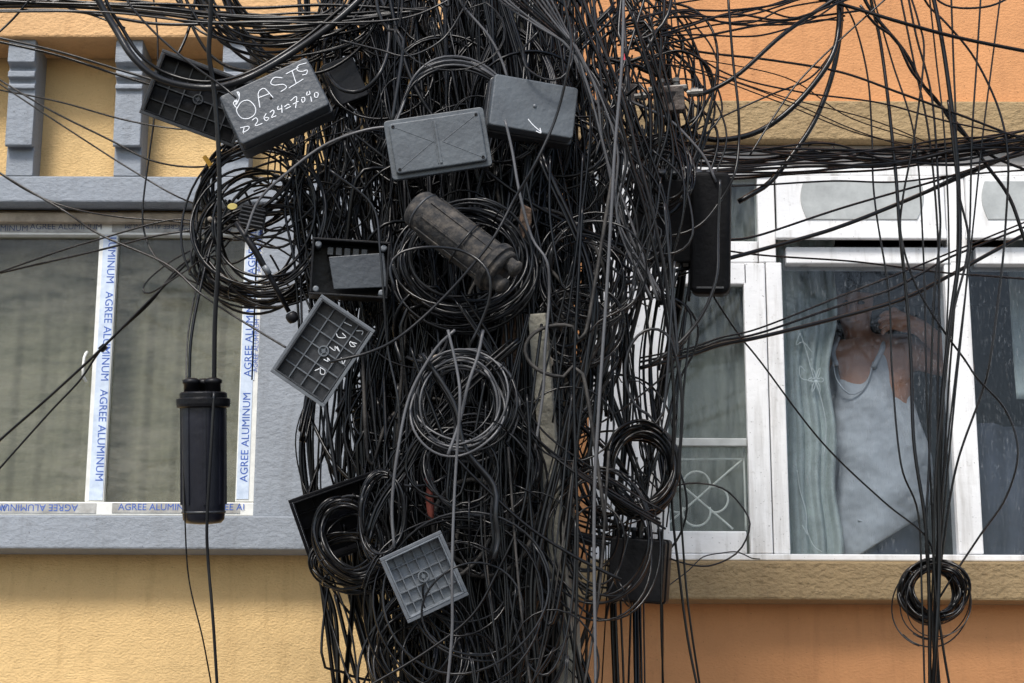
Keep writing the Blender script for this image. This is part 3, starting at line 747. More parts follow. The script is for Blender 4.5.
# dome closures
def dome(label, cx, ytop, ybot, Y, roll, rpx, m, capm, tx=0, pins=2, wire=None):
    Mx, k_ = frame(cx, (ytop + ybot) / 2, Y, roll, tx, 0)
    e = empty('splice_closure', M=Mx); tag(e, label, 'splice closure')
    hh = (ybot - ytop) / 2 * k_; r = rpx * k_
    Rx = Matrix.Rotation(R(-90), 4, 'X')                     # lathe z -> local y up
    MB().lathe([(r * .3, -hh), (r * .8, -hh + .003), (r * .95, -hh + .012), (r * .985, -hh + .03), (r, -hh + .05), (r * 1.04, hh - .055), (r * 1.04, hh - .05)], 40).xf(Rx).build('dome', M[m], e)
    mb = MB()
    mb.lathe([(r * 1.06, hh - .06), (r * 1.22, hh - .057), (r * 1.25, hh - .05), (r * 1.25, hh - .036), (r * 1.1, hh - .034), (r * 1.1, hh - .022), (r * 1.02, hh - .018), (r * .5, hh - .017)], 40, sharp=True).xf(Rx).build('collar', M[capm], e, bevel=.001)
    for i in range(8):
        a = i * math.pi / 4 + .2
        MB().box(-.0035, .0035, -.003, .003, -hh + .05, hh - .06).xf(Rx @ Matrix.Rotation(a, 4, 'Z') @ Matrix.Translation((r * 1.01, 0, 0))).build('rib', M[m], e)
    for sx in (-.5, .5, 0)[:pins]:
        MB().lathe([(r * .36, hh - .018), (r * .36, hh + .002), (r * .42, hh + .003), (r * .42, hh + .012), (r * .2, hh + .018)], 16).xf(Rx @ Matrix.Translation((sx * r, -.3 * r if sx else .4 * r, 0))).build('cable_port', M[capm], e)
    MB().lathe([(r * 1.0, -hh + .028), (r * 1.03, -hh + .031), (r * 1.0, -hh + .034)], 40).xf(Rx).build('band', M['drib'], e)
    return e, Mx, k_
dome('tall navy black dome closure hanging alone before the taped window', 203.5, 385, 524, -1.45, .8, 21.5, 'navy', 'blk', -4, 3)
e, Mx, k_ = dome('dust caked splice closure lying at a slant across a cable coil', 462, 179, 305, -1.68, 0, 21, 'dusty', 'dusty', 0, 2)
Mn, _ = frame(461, 241, -1.68, 52 + 180, 18, 0); e.matrix_world = Mn
mb = MB()
pts = [Vector((.062 * math.cos(a), .012 + .05 * math.sin(a) * .3, .062 * math.sin(a))) for a in [i * 6.283 / 24 for i in range(25)]]
mb.tube([tuple(p_) for p_ in pts], .0028); mb.build('wire_tie', M['k2'], e, fix=False)

# cable tv tap
Mx, k_ = frame(669, 100, -1.3, 3, -6, -6); e = empty('line_tap', M=Mx); tag(e, 'rusty cable tap with two steel posts on top, right of the pole', 'cable tap')
MB().prism(rrect(31 * k_, 25 * k_, .008), .02, -.03, 'z').build('housing', M['rust'], e, bevel=.003)
mb = MB(); mb.box(-20 * k_, 19 * k_, 9 * k_, 14 * k_, -.02, .012); mb.build('top_bar', M['steel'], e, bevel=.003)
for sx in (-7, 8):
    MB().lathe([(.008, 0), (.008, .012), (.0115, .012), (.0115, .022), (.006, .024)], 8, sharp=True).xf(Matrix.Translation((sx * k_, 13.5 * k_, 0)) @ Matrix.Rotation(R(-90), 4, 'X')).build('post', M['steel'], e)
for sx in (-1, 1):
    MB().lathe([(.008, 0), (.008, .012), (.0125, .012), (.0125, .032), (.009, .032), (.009, .045)], 10, sharp=True).xf(Matrix.Translation((sx * 18 * k_, 6 * k_, 0)) @ Matrix.Rotation(R(90 * sx), 4, 'Y')).build('connector', M['steel'], e)
MB().prism([(-.02, .018), (.02, .018), (0, -.012)], .0205, .023, 'z').build('emblem', M['blk'], e)
Mx, k_ = frame(626, 96, -1.2, -2, -6, 4); e = empty('line_tap', M=Mx); tag(e, 'smaller rusty tap half hidden among the cables, left of the steel posts', 'cable tap')
MB().prism(rrect(18 * k_, 22 * k_, .006), .02, -.03, 'z').build('housing', M['rust'], e, bevel=.003)
mb = MB(); mb.box(-9 * k_, 16 * k_, 8 * k_, 12 * k_, -.02, .012); mb.build('top_bar', M['steel'], e, bevel=.002)

# ------------------------------------------------------------------ cables
mats = ['k0', 'k1', 'k2', 'k3']
def cable_pts(px, Y0, Y1, jit=.012, seed=None):
    r_ = random.Random(seed if seed is not None else rnd.random())
    L_ = [0]
    for a, b in zip(px, px[1:]): L_.append(L_[-1] + math.hypot(a[0] - b[0], a[1] - b[1]))
    T = L_[-1] or 1
    out = []
    for (x, y), l in zip(px, L_):
        t = l / T; out.append(P(x, y, Y0 + (Y1 - Y0) * t + r_.uniform(-jit, jit)))
    return out
NC = [0]
def cab(label, px, Y0=-1.4, Y1=None, w=2.6, m='k1', group=None, name='cable', n=1, sp=2.5):
    """one traced cable; label tells it from the rest"""
    Y1 = Y0 if Y1 is None else Y1
    pts = smooth(cable_pts(px, Y0, Y1))
    r = w * .5 * mpp(P(512, 341, (Y0 + Y1) / 2))
    v, f_ = tube_np(pts, r, 8 if w > 4 else 6)
    mb = MB(); mb.add(v.tolist(), f_, 0, True); o = mb.build(name, M[m], fix=False); NC[0] += 1
    return tag(o, label, 'cable', group)
def cabs(label, group, px, n, spread, Y0, Y1, w, m, seed=1, fan=(1, 1)):
    r_ = random.Random(seed)
    for i in range(n):
        a = r_.gauss(0, .6); sw = [(x + r_.gauss(0, spread * .35) + a * spread * .6, y + r_.gauss(0, spread * .35) + a * spread * .6) for x, y in px]
        mm = m if isinstance(m, str) else r_.choice(m)
        cab(label, sw, Y0 + r_.uniform(-.06, .06), Y1 + r_.uniform(-.06, .06), w * r_.uniform(.8, 1.15), mm, group)
def loopset(label, group, gen, n, seed):
    r_ = random.Random(seed)
    for i in range(n):
        px, Y0, Y1, w, m = gen(r_, i, n)
        cab(label, px, Y0, Y1, w, m, group)
# -- upper left runs
cab('thin cable entering at the left edge just under the ledge, upper of a sagging pair', [(-30, 30), (0, 38), (60, 52), (130, 73), (190, 90), (250, 98)], -1.3, -1.4, 2.6, 'k2')
cab('thin cable entering at the left edge just under the ledge, lower of a sagging pair', [(-30, 36), (0, 42), (60, 56), (125, 77), (185, 94), (250, 106)], -1.3, -1.4, 2.8, 'k1')
cab('thin cable crossing both corbels in a shallow sag towards the ribbed tray', [(-30, 84), (0, 90), (60, 102), (125, 120), (180, 129), (225, 127)], -1.25, -1.35, 1.8)
cab('thin cable sagging from the left edge across the corbels into the looped coil', [(-30, 62), (0, 80), (50, 110), (110, 140), (150, 160), (190, 167), (225, 163), (260, 150)], -1.3, -1.35, 2)
cab('thin cable running diagonally from the left edge over the grey lintel to the looped coil', [(-30, 62), (0, 84), (60, 124), (130, 169), (185, 200), (245, 218)], -1.25, -1.35, 1.7)
cab('cable slanting from the left edge across the taped mullion down to the slanting ribbed lid', [(-30, 155), (0, 173), (28, 190), (66, 212), (101, 235), (166, 264), (200, 293), (234, 316), (290, 350)], -1.3, -1.5, 2.2)
cab('cable dipping from the lintel along the film on the window head to the coil', [(-20, 160), (28, 191), (70, 208), (120, 217), (180, 222), (225, 230)], -1.25, -1.35, 1.9)
cab('cable rising from the left edge over the dark left pane, upper of two', [(-30, 282), (0, 272), (60, 251), (110, 236), (160, 222), (190, 220), (225, 232)], -1.3, -1.36, 2)
cab('cable rising from the left edge over the dark left pane, lower of two', [(-30, 281), (0, 273), (100, 250), (155, 236), (205, 228), (240, 216)], -1.3, -1.37, 2.2)
cab('long cable climbing diagonally from the lower left edge to the coil, upper of two', [(-30, 468), (0, 440), (40, 405), (70, 378), (100, 350), (150, 300), (178, 272), (220, 230)], -1.3, -1.38, 2.8, 'k0')
cab('long cable climbing diagonally from the lower left edge to the coil, lower of two', [(-20, 492), (0, 468), (50, 412), (80, 380), (105, 345), (150, 303), (180, 266), (225, 240)], -1.32, -1.37, 2.2, 'k0')
cab('slack cable bight hooking back beside the diagonal pair', [(240, 218), (200, 245), (170, 262), (148, 280), (143, 290), (150, 293), (175, 278), (215, 250)], -1.36, -1.4, 1.8)
cab('thin cable dropping from the top edge past the ribbed tray and curling under the lintel', [(150, -20), (155, 10), (158, 50), (155, 110), (150, 150), (143, 205), (145, 235), (160, 262), (200, 285), (250, 300)], -1.3, -1.35, 2)
cab('thick grey cable dropping from the top edge past the OASIS box to the navy closure', [(212, -20), (210, 30), (209, 55), (214, 90), (219, 160), (219, 250), (215, 320), (214, 392)], -1.72, -1.45, 5, 'k2')
cab('grey cable hanging out of the front of the navy closure down to the bottom edge', [(214, 392), (211, 450), (207, 520), (208, 560), (213, 620), (218, 700)], -1.54, -1.4, 3.2, 'k2')
cab('thin cable trailing from the left side of the navy closure to the bottom edge', [(184, 395), (184, 470), (185, 520), (189, 580), (203, 640), (214, 700)], -1.5, -1.4, 1.6, 'k1')
cab('cable rising from the left port of the navy closure to the coil', [(189, 392), (191, 340), (200, 290), (213, 240), (230, 200)], -1.45, -1.38, 3.2)
cab('thin cable beside the left port of the navy closure', [(186, 392), (188, 335), (197, 285), (206, 245), (222, 215)], -1.47, -1.36, 1.8)
cab('heavy black cable bending in a deep curve under the ledge and over the ribbed tray', [(88, -25), (100, 3), (115, 28), (133, 57), (160, 79), (205, 88), (245, 79), (290, 54), (335, 22), (370, -10)], -1.6, -1.55, 7.5, 'k2')
cab('black cable running tight beside the heavy curved cable above the tray', [(98, -25), (108, 5), (122, 28), (140, 55), (168, 74), (208, 82), (250, 72), (300, 42), (345, 5)], -1.56, -1.5, 4, 'k0')
cab('thin cable crossing the top left corner', [(-10, 40), (12, 20), (34, -5), (50, -20)], -1.5, -1.5, 2.6, 'k0')
cab('short cable slanting from the top edge onto the heavy curved cable', [(30, -10), (60, 5), (95, 16), (125, 28)], -1.45, -1.5, 2.2)
cab('grey cable slanting from the top edge over the ribbed tray to the OASIS box', [(118, -20), (128, 2), (155, 33), (190, 63), (222, 86), (236, 98)], -1.66, -1.66, 2.4, 'k2')
cab('black cable holding up the ribbed tray', [(198, -15), (190, 25), (180, 50), (172, 62)], -1.45, -1.48, 3.4, 'k0')
for i, (a, b, c_, d) in enumerate(((3, 2, 8, 18), (7, 5, 14, 26), (11, 9, 24, 22), (0, 2, 4, 8))):
    cab(['black cable along the top edge at the left, sagging lowest', 'black cable along the top edge at the left, second from below', 'grey cable running under the top edge from the left to the pole', 'uppermost cable along the top left edge'][[0, 1, 2, 3][i]],
        [(-30, a), (70, b + 2), (160, c_), (250, d), (330, d - 3), (430, 8 + i)], -1.5, -1.45, 3.4, ['k0', 'k0', 'k2', 'k1'][i])
cabs('black cable in the band running along the top left edge of the view', 'cables along the top left edge', [(-30, 2), (60, 3), (140, 9), (230, 18), (320, 22), (400, 18)], 7, 9, -1.45, -1.4, 3, ['k0', 'k1', 'k0', 'k2'], 5)
# drooping swags at the upper left
def swag(r_, i, n):
    xl = r_.uniform(170, 235); xr = r_.uniform(325, 385); b = r_.uniform(24, 82); mx = (xl + xr) / 2 + r_.uniform(-20, 10)
    yb = b
    return [(xl - 14, -40 + r_.uniform(-10, 10)), (xl + 5, yb * .35 - 8), (xl + 30, yb * .8), (mx, yb), (xr - 25, yb * .75), (xr, yb * .3), (xr + 20, -25)], r_.uniform(-1.5, -1.2), r_.uniform(-1.45, -1.2), r_.uniform(2.2, 3.6), r_.choice(['k0', 'k0', 'k1', 'k2'])
loopset('black slack loop of cable drooping from the top edge above the OASIS box', 'slack loops above the handwritten box', swag, 30, 3)
# -- upper right
cab('heavy black cable dropping from the top and swinging left before the orange wall', [(838, -25), (839, 25), (830, 60), (800, 100), (765, 128), (730, 139), (700, 137), (660, 120)], -1.15, -1.2, 6, 'k1')
cab('heavy cable with a pale frayed end swinging down over the white window frame', [(842, -25), (840, 30), (832, 75), (815, 120), (792, 155), (770, 182), (752, 194), (738, 202)], -1.1, -1.15, 5.4, 'k1')
cab('black cable leaving the steel connector and rising to the top edge', [(698, 95), (712, 90), (740, 73), (780, 37), (815, 12), (850, -10)], -1.3, -1.2, 4.6, 'k0')
cab('cable hanging from the top edge beside the tap and curling towards the enclosure', [(727, -20), (729, 10), (733, 60), (738, 105), (739, 140), (735, 172), (722, 198), (700, 225), (670, 236), (630, 235)], -1.35, -1.4, 2.8, 'k0')
cab('cable crossing the orange wall down to the right edge, upper of two', [(630, 30), (690, 50), (770, 60), (840, 72), (900, 93), (960, 115), (1040, 146)], -1.2, -1.1, 2.6, 'k0')
cab('cable crossing the orange wall down to the right edge, lower of two', [(630, 20), (680, 45), (730, 75), (800, 92), (880, 103), (950, 122), (1040, 140)], -1.2, -1.1, 1.9, 'k1')
cab('stout cable running from the top centre right down to the right edge above the beam', [(790, -8), (840, 4), (900, 22), (960, 38), (1045, 55)], -1.2, -1.1, 4, 'k0')
cab('thin reddish black cable hanging over the orange wall to the man window', [(825, -10), (845, 6), (857, 31), (868, 79), (872, 138), (873, 180), (877, 218), (889, 295), (892, 370), (901, 464), (918, 513), (922, 600), (925, 700)], -1.1, -1.05, 2, 'k1')
cab('stout cable hanging straight down past the person to the wall coil', [(868, -20), (872, 5), (880, 40), (888, 99), (896, 177), (900, 233), (906, 292), (911, 360), (914, 443), (925, 520), (929, 590), (930, 700)], -1.1, -1.05, 3.6, 'k1')
cab('cable hanging with a double bend left of the white post', [(905, -20), (918, 20), (924, 55), (914, 138), (903, 197), (901, 235), (915, 283), (941, 327), (965, 360), (977, 378), (1006, 411), (1018, 452), (1006, 497), (981, 534), (955, 573), (938, 600)], -1.15, -1.0, 2.2, 'k1')
cab('cable hanging over the white post between the window panes, slightly to the left', [(905, -20), (916, 35), (932, 99), (939, 197), (940, 235), (934, 300), (931, 382), (929, 464), (926, 540), (932, 620), (936, 700)], -1.1, -1.05, 2.4, 'k1')
cab('thickest black cable falling over the white post into the wall coil', [(928, -20), (935, 5), (945, 59), (955, 138), (959, 200), (959, 256), (950, 324), (942, 402), (938, 464), (939, 560), (936, 640), (932, 700)], -1.1, -1.05, 4.6, 'k0')
cab('cable swaying right of the white post then rejoining the hanging bunch', [(948, 100), (956, 170), (959, 195), (968, 233), (966, 262), (953, 315), (944, 390), (936, 470), (934, 570), (942, 640), (952, 700)], -1.13, -1.06, 2.6, 'k1')
cab('cable bowing out across the far right pane to the hanging bunch', [(915, -20), (928, 5), (947, 24), (975, 59), (999, 110), (1008, 158), (1006, 218), (1001, 277), (990, 360), (981, 395), (957, 464), (944, 540), (936, 610)], -1.1, -1.0, 2.4, 'k1')
cab('stout cable sloping from the top over the beam to the right edge', [(858, -15), (872, 12), (904, 51), (925, 88), (959, 126), (985, 163), (1008, 195), (1022, 232), (1040, 290)], -1.12, -1.0, 3.8, 'k0')
cab('cable curving steeply across the beam beside the hanging bunch', [(860, 5), (875, 24), (896, 40), (912, 72), (936, 99), (955, 126), (990, 155), (1040, 175)], -1.15, -1.0, 3, 'k0')
cab('short sagging cable in the top right corner', [(925, -15), (940, 2), (960, 8), (990, 6), (1012, -4), (1030, -15)], -1.2, -1.2, 2.4, 'k1')
cab('long cable rising over the person to the right edge, lowest and thickest of three', [(640, 368), (690, 355), (720, 345), (760, 337), (833, 319), (900, 300), (947, 277), (985, 256), (1040, 226)], -1.25, -.95, 4, 'k0')
cab('long cable rising over the person to the right edge, middle one of three', [(640, 362), (690, 351), (720, 341), (760, 333), (839, 306), (892, 289), (941, 262), (965, 251), (1040, 221)], -1.25, -.97, 2.4, 'k1')
cab('long cable rising over the person to the right edge, uppermost of three', [(640, 358), (690, 348), (720, 338), (760, 328), (839, 297), (900, 273), (947, 254), (1040, 216)], -1.25, -.99, 1.9, 'k1')
cab('thick cable rising from the tangle over the white fanlights', [(620, 285), (660, 274), (700, 266), (730, 258), (760, 250), (833, 229), (900, 203), (965, 175), (1000, 160), (1040, 142)], -1.3, -.95, 4.2, 'k0')
cab('cable rising just above the thick one over the white fanlight', [(640, 242), (700, 244), (730, 240), (760, 235), (842, 208), (935, 181), (982, 166), (1040, 150)], -1.25, -.97, 2.4, 'k1')
cab('grey cable close beneath the thick one over the fanlights', [(620, 295), (690, 272), (735, 256), (790, 242), (850, 222), (915, 196), (975, 168), (1040, 148)], -1.25, -.99, 2, 'k2')
cab('thin cable sloping gently down across the white transom to the right edge', [(620, 232), (700, 246), (760, 255), (848, 261), (906, 268), (947, 273), (1040, 280)], -1.2, -1.0, 1.9, 'k1')
cab('thin cable level across the tops of the fanlights', [(660, 186), (700, 187), (760, 185), (833, 181), (895, 182), (960, 175), (1040, 169)], -1.2, -1.0, 2, 'k0')
cabs('black cable in the level band between the tan beam and the white windows', 'cables along the underside of the tan beam', [(620, 138), (680, 150), (740, 158), (820, 153), (900, 156), (960, 150), (1045, 140)], 12, 15, -1.2, -1.0, 2.3, ['k0', 'k0', 'k1'], 8)
cabs('black cable in the fan sweeping from the tangle to the right edge over the fanlight', 'cables gathering at the right edge', [(640, 175), (720, 172), (800, 168), (880, 162), (960, 150), (1045, 136)], 7, 9, -1.2, -1.0, 2.2, ['k0', 'k1'], 18)
cab('small knotted loop on the level band under the beam', [(790, 146), (810, 142), (828, 143), (834, 148), (822, 152), (808, 148), (814, 143), (835, 143)], -1.1, -1.1, 1.6, 'k1')
cab('thin wire running diagonally from the enclosure over the person to the wall coil', [(706, 280), (714, 297), (739, 335), (760, 361), (821, 441), (883, 501), (924, 534), (935, 560)], -1.2, -1.05, 1.8, 'k1')
cab('grey cable leaving the foot of the barrel and curving into the tangle', [(720, 180), (718, 230), (717, 274), (708, 303), (695, 325), (676, 346), (650, 365)], -1.4, -1.4, 3.4, 'k2')
cab('cable bulging out beside the barrel, outer of two', [(640, 290), (669, 296), (688, 308), (698, 328), (694, 352), (680, 380), (676, 420)], -1.35, -1.3, 2.4, 'k1')
cab('cable bulging out beside the barrel, inner of two', [(640, 300), (665, 297), (686, 306), (692, 325), (685, 342), (668, 356)], -1.38, -1.35, 2.2, 'k1')
cab('thin wire looping over the flower grille', [(640, 470), (660, 490), (679, 485), (697, 483), (722, 488), (740, 504), (750, 524), (742, 547), (728, 559), (708, 566), (687, 564), (665, 556), (640, 540)], -1.2, -1.25, 1.8, 'k0')
cab('fine crinkled wire lying along the white sill rail', [(655, 596), (672, 583), (689, 570), (703, 557), (722, 553), (738, 552), (751, 558), (760, 559)], -.5, -.23, 1.2, 'k0')
cab('cable hanging past the lower right box to the bottom edge, left of three', [(668, 440), (664, 500), (662, 560), (661, 620), (664, 700)], -1.35, -1.3, 1.9)
cab('cable hanging past the lower right box to the bottom edge, middle of three', [(676, 420), (672, 500), (680, 580), (688, 640), (700, 700)], -1.35, -1.3, 2.6, 'k0')
cab('cable hanging past the lower right box to the bottom edge, right of three', [(690, 330), (683, 400), (680, 480), (684, 560), (690, 620), (702, 700)], -1.35, -1.28, 2.2, 'k0')
cab('loop of cable over the orange wall right of the tap', [(640, 70), (660, 55), (683, 51), (705, 63), (713, 82), (705, 105), (688, 124), (660, 135)], -1.25, -1.2, 3, 'k0')
cab('pale brown cable sweeping under the tap to the enclosure', [(590, 85), (620, 97), (650, 110), (672, 122), (692, 142), (706, 160), (716, 182)], -1.42, -1.35, 3, 'k3')
cab('thin cable rising over the beam towards the tap, crossing the heavy cables', [(750, 155), (775, 115), (800, 80), (840, 40), (890, -5)], -1.2, -1.15, 2, 'k1')
cab('thin cable arching over the beam left of the heavy cables', [(640, 160), (690, 133), (730, 113), (770, 95), (810, 78), (834, 50)], -1.2, -1.15, 2, 'k0')
cabs('thin cable crossing the orange wall between the tangle and the heavy hanging cables', 'thin cables over the orange wall', [(620, 40), (680, 30), (740, 22), (800, 14), (845, 2)], 11, 20, -1.3, -1.15, 2.2, ['k0', 'k1'], 33)
cabs('thin cable sloping down to the right over the tan beam', 'sloping thin cables over the beam', [(630, 50), (700, 68), (780, 95), (860, 125), (940, 150)], 4, 16, -1.25, -1.05, 1.6, ['k0', 'k1'], 35)
def encl(r_, i, n):
    x = r_.uniform(632, 705); y = r_.uniform(40, 150)
    if r_.random() < .5: return [(x - 30, y - 40), (x + r_.uniform(-6, 10), y + 60), (x + r_.uniform(-12, 12), y + 130), (x + r_.uniform(-30, 5), y + 230)], -1.5, -1.45, r_.uniform(2, 3.4), r_.choice(['k0', 'k1'])
    return [(x - 40, 150), (x - 10, 190 + r_.uniform(-20, 30)), (x, 235), (x - 25, 262 + r_.uniform(-10, 20)), (x - 70, 240)], -1.48, -1.48, r_.uniform(1.8, 2.8), r_.choice(['k0', 'k1', 'k2'])
loopset('black cable straying in front of the large terminal enclosure', 'cables straying over the terminal enclosure', encl, 14, 61)
def tapl(r_, i, n):
    x = r_.uniform(640, 700); y = r_.uniform(20, 120)
    return [(x - 50, y - r_.uniform(0, 70)), (x, y - 10), (x + r_.uniform(-5, 35), y + r_.uniform(20, 60)), (x + r_.uniform(-25, 25), y + 110), (x + r_.uniform(-30, 0), y + 190)], -1.2, -1.25, r_.uniform(1.8, 3), r_.choice(['k0', 'k0', 'k1'])
loopset('black cable winding down through the loose fringe around the taps', 'loose cables around the taps', tapl, 22, 6)
def bunch(r_, i, n):
    a = -60 + 130 * i / (n - 1) + r_.uniform(-8, 8); b = r_.uniform(-7, 7)
    return [(930 + a, -20), (938 + a * .75, 60), (946 + a * .5, 140), (946 + a * .3 + b, 260), (940 + a * .15 + b, 400), (936 + b * .8, 540), (933 + b * .5, 620), (934 + b, 700)], -1.1, -1.03, r_.uniform(1.8, 2.6), r_.choice(['k0', 'k0', 'k1'])
loopset('black cable in the bunch gathering over the white post down to the wall coil', 'bunch of cables over the white post', bunch, 6, 41)
def fringe(r_, i, n):
    x = r_.uniform(290, 345); 
    return [(x + r_.uniform(-20, 40), r_.uniform(60, 110)), (x + r_.uniform(-12, 12), 150), (x + r_.uniform(-10, 10), 205), (x + r_.uniform(-12, 12), 262), (x + r_.uniform(-5, 30), 330)], -1.35, -1.4, r_.uniform(2, 3), r_.choice(['k0', 'k0', 'k1'])
loopset('black cable of the left fringe between the loose coil and the open box', 'cables left of the open box', fringe, 16, 51)
def crossl(r_, i, n):
    x = r_.uniform(205, 290); y = r_.uniform(150, 290)
    return [(x - r_.uniform(0, 12), y + r_.uniform(-30, 30)), (x + 20, y + r_.uniform(-15, 25)), (x + 60, y + r_.uniform(-20, 25)), (x + 110, y + r_.uniform(-60, 20)), (345, y - r_.uniform(20, 90))], -1.33, -1.4, r_.uniform(1.8, 2.8), r_.choice(['k0', 'k0', 'k1', 'k2'])
loopset('black cable crossing between the loose coil and the mass on the pole', 'cables bridging the loose coil and the pole', crossl, 14, 52)
# -- front cables over the pole
cab('long grey cable crossing the plain slate box and sweeping down left under the dusty closure', [(560, -20), (565, 5), (571, 35), (569, 64), (556, 117), (535, 164), (515, 198), (490, 243), (446, 295), (402, 335), (370, 352), (330, 362)], -1.85, -1.7, 3, 'k2')
cab('straight pale grey cable hanging down the right side of the pole', [(624, -20), (622, 60), (615, 146), (612, 200), (606, 300), (598, 420), (594, 520), (596, 700)], -1.75, -1.65, 3.4, 'k3')
cab('black cable running down right of the slate box, left of a close pair', [(565, -20), (573, 0), (597, 53), (614, 97), (632, 164), (645, 210), (658, 268), (668, 330), (674, 400), (672, 470)], -1.7, -1.5, 3.4, 'k1')
cab('black cable running down right of the slate box, right of a close pair', [(575, -20), (583, 0), (605, 53), (622, 97), (640, 164), (652, 210), (664, 268), (672, 330), (682, 400), (678, 480)], -1.7, -1.5, 3.4, 'k2')
cab('pale grey cable arching up from the looped coil to the flat lid', [(245, 235), (259, 200), (288, 172), (323, 146), (358, 132), (387, 127), (410, 130)], -1.55, -1.6, 3, 'k3')
cab('grey cable running level under the top edge onto the pole', [(-30, 12), (100, 12), (200, 22), (270, 22), (341, 23), (405, 18), (445, 2), (470, -15)], -1.65, -1.65, 2.4, 'k2')
cab('grey cable dipping across the upper pole left of the white fan', [(340, 40), (380, 50), (409, 56), (444, 38), (468, 0), (478, -20)], -1.65, -1.62, 2.2, 'k2')
cab('short pale cable dropping diagonally above the flat lid', [(455, -10), (463, 6), (488, 35), (501, 59), (508, 80)], -1.62, -1.6, 2.8, 'k3')
cab('grey loop curling just above the slate box', [(540, 30), (526, 45), (523, 52), (526, 67), (544, 79), (561, 78), (572, 62), (575, 30)], -1.67, -1.67, 2.4, 'k2')
cab('long grey cable hanging in front of the round coil and past the lower ribbed lid', [(448, 330), (457, 370), (460, 400), (457, 450), (454, 503), (452, 570), (452, 632), (446, 700)], -1.78, -1.72, 3, 'k3')
cab('thick pale grey cable falling from the round coil to the lower left tray', [(455, 330), (435, 350), (410, 395), (398, 450), (392, 504), (394, 548)], -1.7, -1.66, 3.2, 'k3')
cab('pale cable snaking down beside the wooden stub', [(505, 120), (512, 150), (520, 195), (532, 238), (547, 262), (549, 298), (545, 350), (543, 392), (535, 450)], -1.68, -1.62, 3, 'k3')
cab('grey cable making a wide arch over the coil under the dusty closure', [(395, 290), (390, 268), (400, 253), (430, 247), (465, 252), (487, 270), (490, 295), (482, 320), (470, 345)], -1.8, -1.75, 3, 'k2')
cab('pale cable crossing the round coil diagonally', [(483, 330), (478, 355), (468, 385), (460, 420), (448, 455)], -1.74, -1.74, 3.4, 'k3')
cab('grey cable hanging past the open box and slanting lid', [(330, 170), (372, 205), (380, 250), (384, 300), (388, 350), (398, 400), (400, 450)], -1.72, -1.66, 2.4, 'k2')
def whitefan(r_, i, n):
    s = i / (n - 1)
    x0 = 497 + s * 52
    return [(x0 - 15, -25), (x0 + 2, 0), (540 + s * 26, 28 + r_.uniform(-2, 2)), (568 + s * 8, 48 + r_.uniform(-3, 3)), (594 + r_.uniform(-8, 8), 90), (618 + r_.uniform(-15, 10), 150), (635 + r_.uniform(-18, 18), 220), (650 + r_.uniform(-20, 20), 300)], -1.7, -1.55, 2.2, r_.choice(['k2', 'k3', 'k3'])
loopset('pale grey cable in the tight fan sweeping down right above the slate box', 'pale cables fanning above the slate box', whitefan, 12, 9)

# -- coils
def coil(label, cx, cy, rx, ry, turns, Y, w, m, seed, spread=.16, roll=0, depth=.05, tie=True, tail=None, rin=None):
    r_ = random.Random(seed)
    c0 = P(cx, cy, Y); k_ = mpp(c0)
    e = empty('cable_coil', c0); tag(e, label, 'cable coil')
    n = 26; per = 3
    mm = m if isinstance(m, list) else [m]
    for gidx, mat_ in enumerate(mm):
        mb = MB(); tcount = max(1, turns // len(mm))
        for tset in range(tcount):
            ph = r_.uniform(0, 6.28); ox, oy = r_.gauss(0, spread * rx * .35), r_.gauss(0, spread * ry * .35)
            s0 = 1 + r_.uniform(-spread, spread * .6); s1 = s0 + r_.uniform(-.06, .06)
            pts = []
            dz = r_.uniform(-depth, depth); tl = r_.uniform(-.25, .25); tv = r_.uniform(-.2, .2)
            N_ = 40
            for i in range(N_ + 4):
                a = ph + 6.2832 * i / N_; s_ = s0 + (s1 - s0) * i / N_ + .03 * math.sin(a * 2 + ph * 3) + .018 * math.sin(a * 3 + ph * 5) + (.05 * dz / depth * max(0, -math.sin(a)))
                x = rx * s_ * math.cos(a); y = ry * s_ * math.sin(a)
                xr = x * math.cos(R(roll)) - y * math.sin(R(roll)); yr = x * math.sin(R(roll)) + y * math.cos(R(roll))
                pts.append(((xr + ox) * k_, dz + tl * xr * k_ + tv * yr * k_ + .012 * math.sin(a * 3 + ph), (yr + oy) * k_))
            v, f_ = tube_np(np.array(pts), w * .5 * k_ * r_.uniform(.85, 1.1), 6); mb.add(v.tolist(), f_, 0, True)
        mb.build('winding', M[mat_], e, fix=False)
    if tie:
        for a in (r_.uniform(20, 160), r_.uniform(200, 340)):
            p = (rx * math.cos(R(a)) * k_, -.01, ry * math.sin(R(a)) * k_)
            rr = max(.012, spread * rx * k_ * .8)
            mb = MB(); pts = []
            dr = np.array([math.cos(R(a)), 0, math.sin(R(a))])
            for i in range(17):
                b = 6.2832 * i / 16; pts.append(np.array(p) + dr * rr * math.cos(b) + np.array([0, 1, 0]) * (depth + .01) * math.sin(b))
            mb.tube(pts, .0022, 6); mb.build('tie', M['k1'], e, fix=False)
    return e
coil('round coil of grey cable in the middle of the pole, below the dusty closure', 461, 402, 47, 50, 16, -1.62, 2.4, ['k2', 'k3'], 1, .26)
coil('wide coil of grey cable held under the dusty closure', 463, 262, 64, 56, 18, -1.55, 2.8, ['k1', 'k2'], 2, .22)
coil('oval black coil on the right fringe beside the flower window', 641, 470, 34, 42, 22, -1.35, 3, ['k0', 'k1'], 3, .13)
coil('tight black coil hung on the tan sill under the person', 932, 592, 29, 27, 22, -.98, 3, ['k0', 'k1'], 4, .2, depth=.03)
coil('three loose thin loops round the tight coil on the tan sill', 934, 602, 36, 37, 3, -1.0, 1.4, ['k2'], 5, .08, tie=False)
